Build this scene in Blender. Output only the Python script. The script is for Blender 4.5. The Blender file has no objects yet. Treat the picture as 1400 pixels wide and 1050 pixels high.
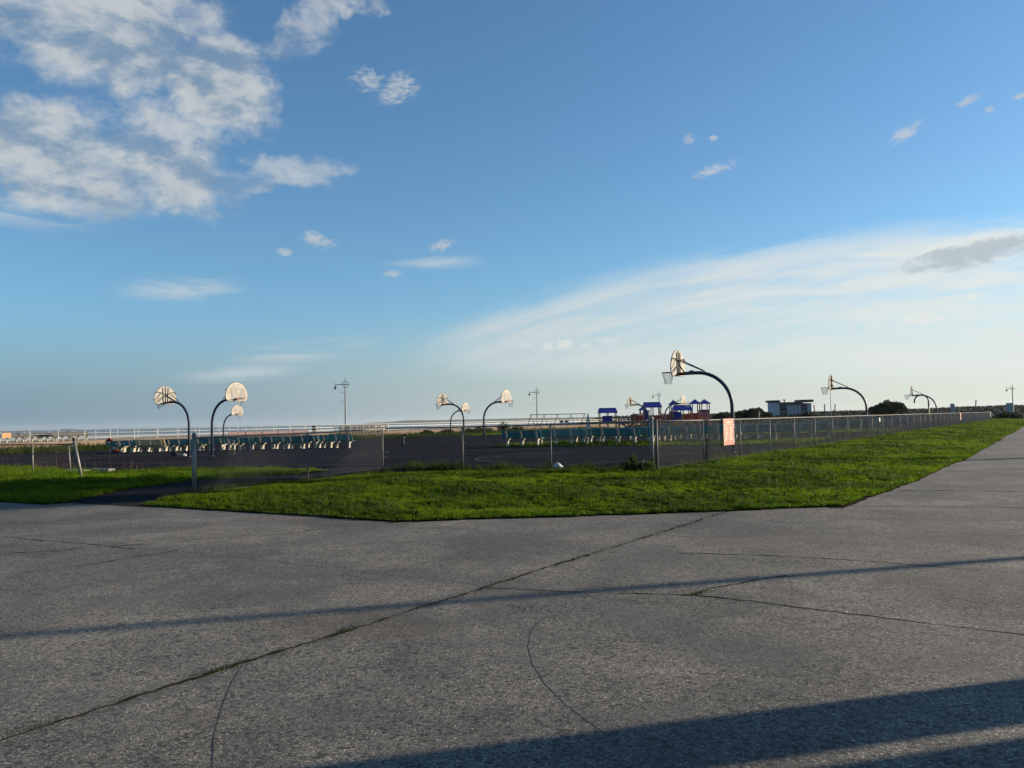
import bpy, math, random
import numpy as np
from mathutils import Vector, Matrix
R = math.radians
random.seed(7); rng = np.random.default_rng(11)
scn = bpy.context.scene
COL = scn.collection

# ------------------------------------------------------------------ camera
EYE = 1.5
FPX, PW, PH = 1133.0, 1400, 1050          # focal length expressed in picture widths
PITCH, ROLL = R(2.545), R(-1.117)
cam_d = bpy.data.cameras.new('camera'); cam = bpy.data.objects.new('camera', cam_d); COL.objects.link(cam)
cam_d.sensor_width = 36; cam_d.lens = FPX / PW * 36; cam_d.clip_start = .05; cam_d.clip_end = 30000
CAMR = Matrix.Rotation(math.pi/2 + PITCH, 3, 'X') @ Matrix.Rotation(ROLL, 3, 'Z')
cam.matrix_world = Matrix.Translation((0, 0, EYE)) @ CAMR.to_4x4()
scn.camera = cam

# ------------------------------------------------------------------ light and exposure
SUN_AZ, SUN_EL = R(75), R(15)            # azimuth clockwise from +Y, low evening sun off to the right
SKY_STRENGTH, SUN_STRENGTH, EXPOSURE = 0.06, 3.6, 1.42
to_sun = Vector((math.sin(SUN_AZ)*math.cos(SUN_EL), math.cos(SUN_AZ)*math.cos(SUN_EL), math.sin(SUN_EL)))
sd = bpy.data.lights.new('sun', 'SUN'); sd.energy = SUN_STRENGTH; sd.angle = R(.53); sd.color = (1, .84, .62)
so = bpy.data.objects.new('sun', sd); COL.objects.link(so); so.rotation_euler = (-to_sun).to_track_quat('-Z', 'Y').to_euler()
so.location = (60, 15, 30)
scn.view_settings.view_transform = 'Standard'; scn.view_settings.look = 'None'
scn.view_settings.exposure = EXPOSURE; scn.view_settings.gamma = 1
scn.view_settings.use_curve_mapping = False

class NT:
    """tiny helper to write shader maths"""
    def __init__(s, tree): s.t = tree; s.n = tree.nodes; s.l = tree.links
    def put(s, sock, v):
        if hasattr(v, 'is_output'): s.l.new(v, sock)
        elif v is not None: sock.default_value = v
    def node(s, ty, **kw):
        n = s.n.new(ty)
        for k, v in kw.items(): setattr(n, k, v)
        return n
    def m(s, op, a, b=None, c=None, clamp=False):
        n = s.node('ShaderNodeMath', operation=op, use_clamp=clamp)
        s.put(n.inputs[0], a); s.put(n.inputs[1], b)
        if c is not None: s.put(n.inputs[2], c)
        return n.outputs[0]
    def mr(s, v, a, b, c=0., d=1., smooth=True):
        n = s.node('ShaderNodeMapRange', interpolation_type='SMOOTHSTEP' if smooth else 'LINEAR')
        for i, x in enumerate((v, a, b, c, d)): s.put(n.inputs[i], x)
        return n.outputs[0]
    def noise(s, vec, scale, detail=4, rough=.55, dist=0.):
        n = s.node('ShaderNodeTexNoise'); s.put(n.inputs['Vector'], vec)
        n.inputs['Scale'].default_value = scale; n.inputs['Detail'].default_value = detail
        n.inputs['Roughness'].default_value = rough; n.inputs['Distortion'].default_value = dist
        return n.outputs[0]
    def mix(s, f, a, b, blend='MIX'):
        n = s.node('ShaderNodeMix', data_type='RGBA', blend_type=blend)
        s.put(n.inputs[0], f); s.put(n.inputs[6], a); s.put(n.inputs[7], b)
        return n.outputs[2]
    def map(s, vec, loc=(0, 0, 0), rot=(0, 0, 0), sc=(1, 1, 1), ty='POINT'):
        n = s.node('ShaderNodeMapping', vector_type=ty); s.put(n.inputs[0], vec)
        n.inputs[1].default_value = loc; n.inputs[2].default_value = rot; n.inputs[3].default_value = sc
        return n.outputs[0]
    def vm(s, op, a, b=None):
        n = s.node('ShaderNodeVectorMath', operation=op); s.put(n.inputs[0], a)
        if b is not None: s.put(n.inputs[1], b)
        return n.outputs['Value'] if op in ('LENGTH', 'DOT_PRODUCT') else n.outputs[0]
    def sep(s, v):
        n = s.node('ShaderNodeSeparateXYZ'); s.put(n.inputs[0], v); return n.outputs
    def com(s, x, y, z=0.):
        n = s.node('ShaderNodeCombineXYZ'); s.put(n.inputs[0], x); s.put(n.inputs[1], y); s.put(n.inputs[2], z); return n.outputs[0]

world = bpy.data.worlds.new('World'); scn.world = world; world.use_nodes = True
def build_sky():
    t = world.node_tree; N = NT(t); bg = t.nodes['Background']
    sky = N.node('ShaderNodeTexSky', sky_type='NISHITA')
    sky.sun_disc = False; sky.sun_elevation = SUN_EL; sky.sun_rotation = SUN_AZ
    sky.altitude = 0; sky.air_density = 1.0; sky.dust_density = .4; sky.ozone_density = 4.6
    d = N.vm('NORMALIZE', N.node('ShaderNodeTexCoord').outputs['Generated'])
    x, y, z = N.sep(d)
    az = N.m('MULTIPLY', N.m('ARCTAN2', x, y), 57.2958)          # degrees, 0 = straight out to sea end of the courts
    el = N.m('MULTIPLY', N.m('ARCSINE', z), 57.2958)
    ae = N.com(az, el)
    wn = N.node('ShaderNodeTexNoise'); N.put(wn.inputs['Vector'], ae); wn.inputs['Scale'].default_value = .22; wn.inputs['Detail'].default_value = 4; wn.inputs['Roughness'].default_value = .6
    aw = N.vm('ADD', ae, N.vm('MULTIPLY', N.vm('SUBTRACT', wn.outputs['Color'], (.5, .5, .5)), (9., 6., 0.)))
    zc = N.m('ADD', N.m('MAXIMUM', z, 0.), .06)
    pl = N.com(N.m('DIVIDE', x, zc), N.m('DIVIDE', y, zc))       # cloud deck overhead
    def ell(px, py, rx, ry, rot=0., inner=.35):
        src = aw if inner == .35 else ae
        d0 = CAMR @ Vector(((px-PW/2)/FPX, -(py-PH/2)/FPX, -1)); a0 = math.atan2(d0.x, d0.y); h0 = math.hypot(d0.x, d0.y); e0 = math.atan2(d0.z, h0)
        k = math.degrees(1/FPX); ra = rx*k*math.cos(a0)**2; re = ry*k*math.cos(a0)*math.cos(e0)**2
        v = N.map(src, (math.degrees(a0), math.degrees(e0), 0), (0, 0, R(rot)), (ra, re, 1), 'TEXTURE')
        return N.mr(N.vm('LENGTH', v), 1.0, inner, 0., 1.)
    def union(lst):
        r = lst[0]
        for q in lst[1:]: r = N.m('MAXIMUM', r, q)
        return r
    # --- heaped clouds: clear places where they stand, broken up by noise
    big = union([ell(130, 30, 290, 150, 0), ell(70, 215, 215, 120, -8), ell(240, 215, 165, 110, -14), ell(300, 110, 120, 110, 0),
                 N.m('MULTIPLY', union([ell(370, 238, 160, 46, 5), ell(410, 48, 115, 78, 35), ell(483, 6, 64, 38, 10)]), .74)])
    small = union([ell(505, 110, 50, 34, -10, 0), ell(545, 120, 62, 38, 20, 0), ell(434, 328, 46, 24, -10, 0), ell(604, 335, 38, 15, 15, 0), ell(388, 344, 22, 11, 0, 0),
                   ell(941, 190, 19, 17, 30, 0), ell(980, 231, 58, 16, 12, 0), ell(1240, 181, 56, 19, 24, 0), ell(975, 189, 12, 8, 0, 0),
                   ell(1322, 138, 36, 14, 20, 0), ell(1352, 149, 16, 11, 0, 0), ell(535, 374, 30, 11, 0, 0), ell(1392, 132, 25, 10, 20, 0)])
    rest = N.mr(N.noise(N.map(pl, (3.1, 1.7, 0)), .35, 2), .60, .75)             # scattered heaps over the rest of the sky
    behind = N.mr(N.m('ABSOLUTE', az), 38., 60.)
    big = N.m('MAXIMUM', big, N.m('MULTIPLY', N.m('MULTIPLY', rest, behind), .8))
    pa = N.map(ae, (0, 0, 0), (0, 0, R(-24)), (.70, 1.35, 1))
    na = N.noise(pa, .12, 7, .60, .20)
    nb = N.noise(N.map(pa, (-1.1, -.9, 0)), .12, 5, .58, .20)                 # the same field a little nearer the sun
    fine = N.noise(pa, 1.1, 5, .66, .5)
    dens = N.m('ADD', N.m('ADD', na, N.m('MULTIPLY', fine, .27)), N.m('MULTIPLY', big, .64))
    heap = N.mr(dens, .82, 1.40)
    heap = N.m('MULTIPLY', heap, N.mr(big, .0, .20))
    tiny = N.mr(N.m('ADD', N.m('MULTIPLY', small, .55), N.m('ADD', fine, N.m('MULTIPLY', N.noise(pa, 2.6, 4, .62, .4), .8))), 1.08, 1.55)
    heap = N.m('MAXIMUM', heap, N.m('MULTIPLY', N.m('MULTIPLY', tiny, N.mr(small, .0, .45)), .72))
    shade = N.mr(N.m('ADD', N.m('SUBTRACT', na, nb), N.m('MULTIPLY', N.m('SUBTRACT', fine, .5), .12)), -.10, .07)
    shade = N.m('MULTIPLY', shade, N.mr(dens, 1.62, 1.25, .35, 1.))             # thick middles stay grey
    shade = N.m('MAXIMUM', shade, N.m('MULTIPLY', N.mr(small, .05, .5), .85))
    heapcol = N.mix(shade, (1.45, 2.05, 2.75, 1), (3.75, 3.9, 3.9, 1))
    # --- thin high sheet fanning out towards the sun
    top = N.m('ADD', N.m('ADD', N.m('MULTIPLY', az, .30), 8.2), N.m('MULTIPLY', N.m('MULTIPLY', az, az), -.0062))
    off = N.m('SUBTRACT', el, top); sv = N.com(az, off)                        # along / across the fan
    streak = N.noise(N.map(sv, (0, 0, 0), (0, 0, R(3)), (.12, 1.0, 1)), .75, 6, .62, .4)
    offw = N.m('ADD', off, N.m('MULTIPLY', N.m('SUBTRACT', streak, .5), 3.0))
    sheet = N.m('MULTIPLY', N.mr(offw, .25, -1.4), N.mr(N.m('ADD', el, N.m('MULTIPLY', az, .05)), 2.4, 4.4))
    sheet = N.m('MULTIPLY', N.m('MULTIPLY', sheet, N.mr(az, -8.5, -2.)), N.mr(az, 95., 60.))
    sheet = N.m('MULTIPLY', sheet, N.mr(streak, .30, .68, .42, 1.))
    wisps = union([ell(415, 480, 135, 22, 7, 0), ell(330, 510, 120, 16, 4, 0), ell(60, 285, 200, 40, 4, 0), ell(585, 356, 95, 16, -1, 0), ell(250, 395, 120, 25, 3, 0)])
    wisps = N.m('MULTIPLY', wisps, N.mr(N.noise(N.map(ae, (2, 5, 0), (0, 0, R(-5)), (.13, 1.2, 1)), .8, 4, .6, .5), .36, .64, 0., .8))
    low = N.m('MULTIPLY', N.m('MULTIPLY', N.mr(N.noise(N.map(ae, sc=(.16, 1.5, 1)), .62, 3, .55), .48, .66), N.mr(el, 1., 3.)), N.mr(el, 9., 6.))
    low = N.m('MULTIPLY', low, N.mr(az, -4., 14., 0., .8))
    thin = N.m('MAXIMUM', N.m('MULTIPLY', sheet, .95), N.m('MAXIMUM', wisps, N.m('MULTIPLY', low, .6)))
    thincol = N.mix(N.mr(az, -20., 34.), (3.3, 3.8, 4.05, 1), (4.8, 5.05, 4.9, 1))
    # --- one grey cloud low over the dunes, bright along its upper rim
    gm = N.m('ADD', ell(1325, 344, 215, 48, 6, .0), N.m('ADD', N.m('MULTIPLY', N.m('SUBTRACT', fine, .5), 1.5), N.m('MULTIPLY', N.m('SUBTRACT', na, .5), .8)))
    g = N.mr(gm, .25, .95)
    g = N.m('MULTIPLY', g, N.mr(ell(1325, 344, 235, 66, 6, .1), .02, .35))
    g2 = N.m('MULTIPLY', union([ell(1340, 385, 95, 13, 4, 0), ell(1320, 406, 75, 9, 2, 0), ell(1260, 435, 180, 16, 3, 0), ell(780, 470, 120, 10, 2, 0)]), N.mr(fine, .38, .6))
    gin = N.mr(N.m('ADD', ell(1345, 347, 200, 30, 5, .2), N.m('MULTIPLY', N.m('SUBTRACT', fine, .5), 1.2)), .15, .75)
    gcol = N.mix(gin, (5.0, 5.1, 4.85, 1), (2.9, 3.35, 3.65, 1))
    # --- clear air: haze pales the last few degrees above the sea
    base = sky.outputs[0]
    base = N.mix(1., base, (.95, 1.05, 1.0, 1), 'MULTIPLY')
    hz = N.mix(N.mr(az, -42., 40.), (1.2, 1.90, 2.35, 1), (4.55, 4.75, 4.3, 1))
    base = N.mix(N.m('MULTIPLY', N.mr(el, 8.5, .3), .94), base, hz)
    base = N.mix(N.m('MULTIPLY', N.mr(el, 12., 4.5), N.mr(az, 8., -22.)), base, N.mix(1., base, (.90, .945, 1.03, 1), 'MULTIPLY'))
    c = N.mix(thin, base, thincol)
    c = N.mix(N.m('MULTIPLY', heap, .92), c, heapcol)
    c = N.mix(N.m('MULTIPLY', g2, .7), c, (5.1, 5.15, 4.8, 1))
    c = N.mix(N.m('MULTIPLY', g, .9), c, gcol)
    N.l.new(c, bg.inputs[0]); bg.inputs[1].default_value = SKY_STRENGTH
build_sky()
world.cycles.sampling_method = 'MANUAL'; world.cycles.sample_map_resolution = 512

# ------------------------------------------------------------------ site frame: u runs along the promenade, v across it
AZ = R(33)
Uv = np.array([math.sin(AZ), math.cos(AZ)]); Vv = np.array([math.cos(AZ), -math.sin(AZ)])
def xy(u, v): return (float(Uv[0]*u + Vv[0]*v), float(Uv[1]*u + Vv[1]*v))
def uv(x, y): return (x*Uv[0] + y*Uv[1], x*Vv[0] + y*Vv[1])
YAW_U = math.pi/2 - AZ                       # rotation that turns local +X into +u
def zc(v): return .17 + .0095*(max(v, -75) + 9.7)      # the courts drain towards the sea
def at(px, py, z):
    """point of height z seen in the direction of a survey mark"""
    d = CAMR @ Vector(((px - PW/2)/FPX, -(py - PH/2)/FPX, -1)); t = (z - EYE)/d.z
    return Vector((d.x*t, d.y*t, z))
def along(px, dist, z=0.):
    d = CAMR @ Vector(((px - PW/2)/FPX, -(575 - PH/2)/FPX, -1)); return Vector((d.x/d.y*dist, dist, z))

# ------------------------------------------------------------------ mesh helpers
class MB:
    def __init__(s): s.v = []; s.f = []
    def add(s, vs, fs):
        o = len(s.v); s.v += [tuple(p) for p in vs]; s.f += [tuple(i + o for i in q) for q in fs]; return s
    def box(s, c, d, M=None):
        hx, hy, hz = d[0]/2, d[1]/2, d[2]/2
        vs = [Vector((sx*hx, sy*hy, sz*hz)) for sz in (-1, 1) for sy in (-1, 1) for sx in (-1, 1)]
        if M is not None: vs = [M @ p for p in vs]
        c = Vector(c); vs = [p + c for p in vs]
        return s.add(vs, [(0, 2, 3, 1), (4, 5, 7, 6), (0, 1, 5, 4), (2, 6, 7, 3), (0, 4, 6, 2), (1, 3, 7, 5)])
    def tube(s, pts, r, n=8, cap=True):
        pts = [Vector(p) for p in pts]; rs = r if isinstance(r, (list, tuple)) else [r]*len(pts)
        rings = []; up = None
        for i, p in enumerate(pts):
            a = pts[max(i-1, 0)]; b = pts[min(i+1, len(pts)-1)]; t = (b - a).normalized()
            if up is None or abs(up.dot(t)) > .95: up = Vector((0, 0, 1)) if abs(t.z) < .9 else Vector((1, 0, 0))
            e = t.cross(up).normalized(); g = e.cross(t).normalized(); up = g
            rings.append([p + (e*math.cos(k*2*math.pi/n) + g*math.sin(k*2*math.pi/n))*rs[i] for k in range(n)])
        vs = [q for rg in rings for q in rg]; fs = []
        for i in range(len(pts)-1):
            for k in range(n):
                k2 = (k+1) % n; fs.append((i*n+k, i*n+k2, (i+1)*n+k2, (i+1)*n+k))
        if cap: fs += [tuple(range(n))[::-1], tuple(range((len(pts)-1)*n, len(pts)*n))]
        return s.add(vs, fs)
    def prism(s, poly, x0, x1, ax='x'):
        """poly in the plane across the axis"""
        f = {'x': lambda a, b, t: (t, a, b), 'y': lambda a, b, t: (a, t, b), 'z': lambda a, b, t: (a, b, t)}[ax]
        n = len(poly); vs = [f(a, b, x0) for a, b in poly] + [f(a, b, x1) for a, b in poly]
        fs = [tuple(range(n)), tuple(range(2*n-1, n-1, -1))] + [(i, i+n, (i+1) % n + n, (i+1) % n) for i in range(n)]
        return s.add(vs, fs)
    def lathe(s, prof, n=14, c=(0, 0, 0)):
        vs = [(c[0] + r*math.cos(k*2*math.pi/n), c[1] + r*math.sin(k*2*math.pi/n), c[2] + z) for r, z in prof for k in range(n)]
        fs = [(i*n+k, i*n+(k+1) % n, (i+1)*n+(k+1) % n, (i+1)*n+k) for i in range(len(prof)-1) for k in range(n)]
        fs += [tuple(range(n))[::-1], tuple(range((len(prof)-1)*n, len(prof)*n))]
        return s.add(vs, fs)
    def mesh(s, name, mat, smooth=False):
        me = bpy.data.meshes.new(name); me.from_pydata(s.v, [], s.f); me.validate()
        import bmesh
        bm = bmesh.new(); bm.from_mesh(me); bmesh.ops.recalc_face_normals(bm, faces=bm.faces); bm.to_mesh(me); bm.free()
        if mat is not None: me.materials.append(mat)
        if smooth: me.polygons.foreach_set('use_smooth', [True]*len(me.polygons))
        return me
    def build(s, name, mat, parent=None, smooth=False):
        return link(name, s.mesh(name, mat, smooth), parent)
def link(name, me, parent=None, loc=None, rz=None):
    o = bpy.data.objects.new(name, me); COL.objects.link(o)
    if parent is not None: o.parent = parent
    if loc is not None: o.location = loc
    if rz is not None: o.rotation_euler = (0, 0, rz)
    return o
def tag(o, label=None, cat=None, group=None, kind=None):
    for k, v in (('label', label), ('category', cat), ('group', group), ('kind', kind)):
        if v: o[k] = v
    return o
def thing(name, loc, rz, label, cat, group=None):
    return tag(link(name, None, None, loc, rz), label, cat, group)
KIDS = {}
def copy_tree(o, parent=None):
    c = o.copy(); COL.objects.link(c)
    if parent is not None: c.parent = parent
    for ch in o.children: copy_tree(ch, c)
    return c
def mesh_np(name, verts, faces_n, mat):
    """verts (N,3), consecutive faces of faces_n corners"""
    me = bpy.data.meshes.new(name); n = len(verts); k = n // faces_n
    me.vertices.add(n); me.vertices.foreach_set('co', np.ascontiguousarray(verts, dtype=np.float32).ravel())
    me.loops.add(n); me.loops.foreach_set('vertex_index', np.arange(n, dtype=np.int32))
    me.polygons.add(k); me.polygons.foreach_set('loop_start', np.arange(0, n, faces_n, dtype=np.int32))
    me.polygons.foreach_set('loop_total', np.full(k, faces_n, dtype=np.int32))
    me.update(calc_edges=True); me.validate(); me.materials.append(mat); return me
_perm = rng.random((257, 257))
def vnoise(x, y):
    xi = np.floor(x).astype(int); yi = np.floor(y).astype(int); fx = x - xi; fy = y - yi
    fx = fx*fx*(3-2*fx); fy = fy*fy*(3-2*fy); a = lambda i, j: _perm[i % 257, j % 257]
    return (a(xi, yi)*(1-fx) + a(xi+1, yi)*fx)*(1-fy) + (a(xi, yi+1)*(1-fx) + a(xi+1, yi+1)*fx)*fy
def fbm(x, y, o=4):
    r = 0; w = .5
    for i in range(o): r = r + w*vnoise(x*2**i + 17*i, y*2**i + 31*i); w *= .5
    return r

# ------------------------------------------------------------------ materials
def pbr(name, col, rough=.7, metal=0., var=.12, vscale=6., spec=.22, bump=0., bscale=40.):
    m = bpy.data.materials.new(name); m.use_nodes = True; N = NT(m.node_tree); b = m.node_tree.nodes['Principled BSDF']
    p = N.node('ShaderNodeTexCoord').outputs['Object']
    n = N.noise(p, vscale, 5, .6)
    c = N.mix(N.mr(n, .3, .7), tuple(x*(1-var) for x in col) + (1,), tuple(min(1, x*(1+var)) for x in col) + (1,))
    N.l.new(c, b.inputs['Base Color']); b.inputs['Roughness'].default_value = rough
    b.inputs['Metallic'].default_value = metal; b.inputs['Specular IOR Level'].default_value = spec
    if bump:
        bp = N.node('ShaderNodeBump'); bp.inputs['Strength'].default_value = bump; bp.inputs['Distance'].default_value = .01
        N.l.new(N.noise(p, bscale, 4), bp.inputs['Height']); N.l.new(bp.outputs[0], b.inputs['Normal'])
    return m
M = {}
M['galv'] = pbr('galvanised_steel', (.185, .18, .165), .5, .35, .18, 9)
M['wire'] = pbr('chain_wire', (.085, .09, .095), .6, .3, .1, 9)
M['darkrail'] = pbr('rusted_rail', (.085, .06, .05), .85, 0, .4, 7)
M['pole'] = pbr('navy_pole_paint', (.028, .034, .055), .42, 0, .25, 5)
M['strut'] = pbr('dark_steel', (.045, .047, .055), .5, .3, .2, 8)
M['rim'] = pbr('rim_red', (.42, .07, .035), .5, 0, .2, 8)
M['net'] = pbr('net_white', (.45, .45, .43), .8)
M['yellow'] = pbr('faded_yellow_paint', (.46, .40, .16), .6, 0, .25, 6)
M['concrete'] = pbr('cast_concrete', (.38, .345, .28), .9, 0, .16, 9, bump=.3)
M['teal'] = pbr('teal_slat_paint', (.024, .155, .17), .55, 0, .22, 4)
M['teal2'] = pbr('faded_teal_slat_paint', (.06, .215, .215), .6, 0, .25, 4)
M['ylslat'] = pbr('yellowed_slat_wood', (.45, .37, .17), .7, 0, .2, 4)
M['greyslat'] = pbr('weathered_slat_wood', (.08, .075, .065), .8, 0, .2, 4)
M['wood'] = pbr('weathered_wood', (.10, .08, .06), .85, 0, .25, 5)
M['white'] = pbr('white_paint', (.50, .485, .455), .6, 0, .08, 5)
M['board'] = pbr('stained_white_board', (.32, .30, .265), .6, 0, .22, 3.5)
M['netting'] = pbr('faded_red_netting', (.16, .075, .06), .8)
M['crackdirt'] = pbr('crack_dirt', (.024, .022, .018), 1, 0, .4, 8, 0.)
M['earth'] = pbr('bare_earth_edge', (.032, .026, .019), 1, 0, .35, 6, 0.)
M['scrape'] = pbr('scraped_concrete', (.058, .056, .052), .9, 0, .5, 9)
M['galvdark'] = pbr('darkened_galvanised_steel', (.115, .115, .11), .6, .2, .2, 9)  # darker copy of the galvanised steel; middle rail's shade is in its colour
M['railpale'] = pbr('pale_rail_paint', (.46, .455, .43), .6, 0, .12, 4)
M['blue'] = pbr('blue_plastic_roof', (.012, .022, .22), .45, 0, .12, 3)
M['red'] = pbr('dark_red_panel', (.36, .045, .035), .5, 0, .15, 3)
M['tanpost'] = pbr('tan_post_paint', (.46, .24, .12), .6, 0, .15, 4)
M['purple'] = pbr('purple_panel', (.10, .04, .16), .5)
M['paleblue'] = pbr('pale_blue_plastic', (.16, .25, .50), .5)
M['lampgrey'] = pbr('lamp_post_grey', (.28, .285, .28), .55, 0, .12, 3)
M['lampdark'] = pbr('lamp_dark_metal', (.07, .07, .08), .5, .3)
M['glassw'] = pbr('milk_glass', (.30, .30, .30), .25)
M['black'] = pbr('black_cloth', (.018, .018, .02), .8, 0, .3, 12)
M['greycl'] = pbr('grey_cloth', (.30, .29, .29), .9, 0, .2, 12)
M['orange'] = pbr('safety_orange', (.40, .06, .02), .5, 0, .12, 6)
M['redcl'] = pbr('red_cloth', (.25, .02, .025), .9, 0, .2, 10)
M['signred'] = pbr('sign_salmon_red', (.36, .165, .125), .5, 0, .06, 5)
M['signpale'] = pbr('sign_pale_print', (.50, .42, .36), .5, 0, .04, 5)
M['plastic'] = pbr('white_plastic_film', (.72, .72, .72), .45, 0, .06, 20)
M['roofdark'] = pbr('dark_flat_roof', (.055, .055, .06), .7)
M['wallwhite'] = pbr('white_wall', (.40, .42, .46), .8, 0, .05, 2)
M['walldark'] = pbr('dark_wall', (.075, .075, .08), .8, 0, .1, 2)
M['glass'] = pbr('window_glass', (.03, .04, .05), .12, 0, .1, 2)
M['cabinet'] = pbr('cabinet_grey', (.26, .28, .29), .6)
M['pierc'] = pbr('pier_concrete', (.2, .19, .175), .9, 0, .12, 5, bump=.3)
M['soil'] = pbr('lawn_soil', (.012, .016, .005), 1, 0, .3, 3, 0.)
M['dirt'] = pbr('joint_dirt', (.035, .032, .026), 1, 0, .4, 8)

def leafmat(name, c1, c2, transl=.35, scale=.35, rough=.55):
    m = bpy.data.materials.new(name); m.use_nodes = True; N = NT(m.node_tree); t = m.node_tree
    b = t.nodes['Principled BSDF']; out = t.nodes['Material Output']
    p = N.node('ShaderNodeNewGeometry').outputs['Position']
    f = N.mr(N.m('ADD', N.m('MULTIPLY', N.noise(p, scale, 4), .5), N.m('MULTIPLY', N.noise(p, scale*34, 2), .5)), .36, .64)
    c = N.mix(f, c1 + (1,), c2 + (1,))
    N.l.new(c, b.inputs['Base Color']); b.inputs['Roughness'].default_value = rough; b.inputs['Specular IOR Level'].default_value = .08
    tr = N.node('ShaderNodeBsdfTranslucent'); N.l.new(N.mix(1., c, (1.25, 1.35, .5, 1), 'MULTIPLY'), tr.inputs[0])
    mx = N.node('ShaderNodeMixShader'); mx.inputs[0].default_value = transl
    N.l.new(b.outputs[0], mx.inputs[1]); N.l.new(tr.outputs[0], mx.inputs[2]); N.l.new(mx.outputs[0], out.inputs[0])
    return m
M['grass'] = leafmat('lawn_grass', (.017, .044, .004), (.125, .185, .007), .42)
M['weed'] = leafmat('weed_grass', (.018, .034, .008), (.045, .062, .014), .35)
M['straw'] = leafmat('dry_stalks', (.07, .052, .03), (.12, .095, .05), .3)
M['scrub'] = leafmat('dune_scrub', (.008, .012, .006), (.016, .021, .009), .05, .08)
M['bush'] = leafmat('dark_bush_leaf', (.010, .017, .008), (.025, .034, .013), .2, .5)

UU, VV = Uv, Vv
def concrete_mat():
    m = bpy.data.materials.new('exposed_aggregate_concrete'); m.use_nodes = True; N = NT(m.node_tree); b = m.node_tree.nodes['Principled BSDF']
    p = N.node('ShaderNodeNewGeometry').outputs['Position']
    vo = N.node('ShaderNodeTexVoronoi', feature='F1'); N.put(vo.inputs['Vector'], p); vo.inputs['Scale'].default_value = 92
    vo2 = N.node('ShaderNodeTexVoronoi', feature='F1'); N.put(vo2.inputs['Vector'], p); vo2.inputs['Scale'].default_value = 43
    r1 = N.sep(vo.outputs['Color'])[0]; r2 = N.sep(vo2.outputs['Color'])[0]
    stone = N.mix(N.mr(r1, 0, 1, smooth=False), (.034, .034, .033, 1), (.245, .238, .225, 1))
    stone = N.mix(N.mr(r1, .93, .95), stone, (.38, .36, .32, 1))
    stone = N.mix(N.mr(r2, .84, .88), stone, (.035, .033, .03, 1))
    edge = N.mr(vo.outputs['Distance'], .35, .62)
    c = N.mix(N.m('MULTIPLY', edge, .55), stone, (.085, .083, .078, 1))
    blotch = N.noise(p, .55, 6, .6, .4); fine = N.noise(p, 4.5, 5, .65)
    c = N.mix(1., c, N.mix(N.mr(blotch, .32, .70), (.64, .63, .62, 1), (1.27, 1.22, 1.15, 1)), 'MULTIPLY')
    c = N.mix(1., c, N.mix(N.mr(fine, .3, .7), (.84, .84, .85, 1), (1.12, 1.11, 1.09, 1)), 'MULTIPLY')
    wear = N.mr(N.noise(N.map(p, (9, 4, 0)), 1.1, 5, .62, .6), .46, .66)
    c = N.mix(N.m('MULTIPLY', wear, .48), c, (.080, .078, .074, 1))
    pit = N.mr(N.noise(p, 26., 3, .6), .60, .68)
    c = N.mix(N.m('MULTIPLY', pit, .55), c, (.022, .021, .020, 1))
    gum = N.node('ShaderNodeTexVoronoi', feature='F1'); N.put(gum.inputs['Vector'], N.map(p, sc=(1, 1, .01))); gum.inputs['Scale'].default_value = 1.9
    c = N.mix(N.m('MULTIPLY', N.mr(gum.outputs['Distance'], .045, .02), N.mr(N.sep(gum.outputs['Color'])[1], .45, .5, 0., .6)), c, (.022, .021, .02, 1))
    dj = N.m('ABSOLUTE', N.m('ADD', N.vm('DOT_PRODUCT', p, (float(VV[0]), float(VV[1]), 0.)), 4.36))
    dk = N.m('ABSOLUTE', N.m('SUBTRACT', N.vm('DOT_PRODUCT', p, (float(UU[0]), float(UU[1]), 0.)), 6.3))
    grime = N.m('MULTIPLY', N.m('MAXIMUM', N.mr(dj, .16, .01), N.m('MULTIPLY', N.mr(dk, .13, .01), .6)), N.mr(N.noise(p, 5., 5, .65), .38, .66))
    c = N.mix(N.m('MULTIPLY', grime, .75), c, (.030, .029, .022, 1))
    stain = N.mr(N.noise(N.map(p, (5, 2, 0)), .38, 4, .5), .56, .70)
    c = N.mix(N.m('MULTIPLY', stain, .35), c, (.085, .066, .048, 1))
    oi = N.node('ShaderNodeObjectInfo').outputs['Random']
    c = N.mix(1., c, N.mix(oi, (.86, .865, .87, 1), (1.10, 1.09, 1.07, 1)), 'MULTIPLY')
    N.l.new(c, b.inputs['Base Color']); b.inputs['Roughness'].default_value = .8; b.inputs['Specular IOR Level'].default_value = .25
    h = N.m('ADD', N.m('MULTIPLY', N.m('SUBTRACT', .6, vo.outputs['Distance']), .55), N.m('MULTIPLY', r1, .5))
    bp = N.node('ShaderNodeBump'); bp.inputs['Strength'].default_value = .55; bp.inputs['Distance'].default_value = .006
    N.l.new(h, bp.inputs['Height']); N.l.new(bp.outputs[0], b.inputs['Normal'])
    return m
M['slab'] = concrete_mat()
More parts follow.
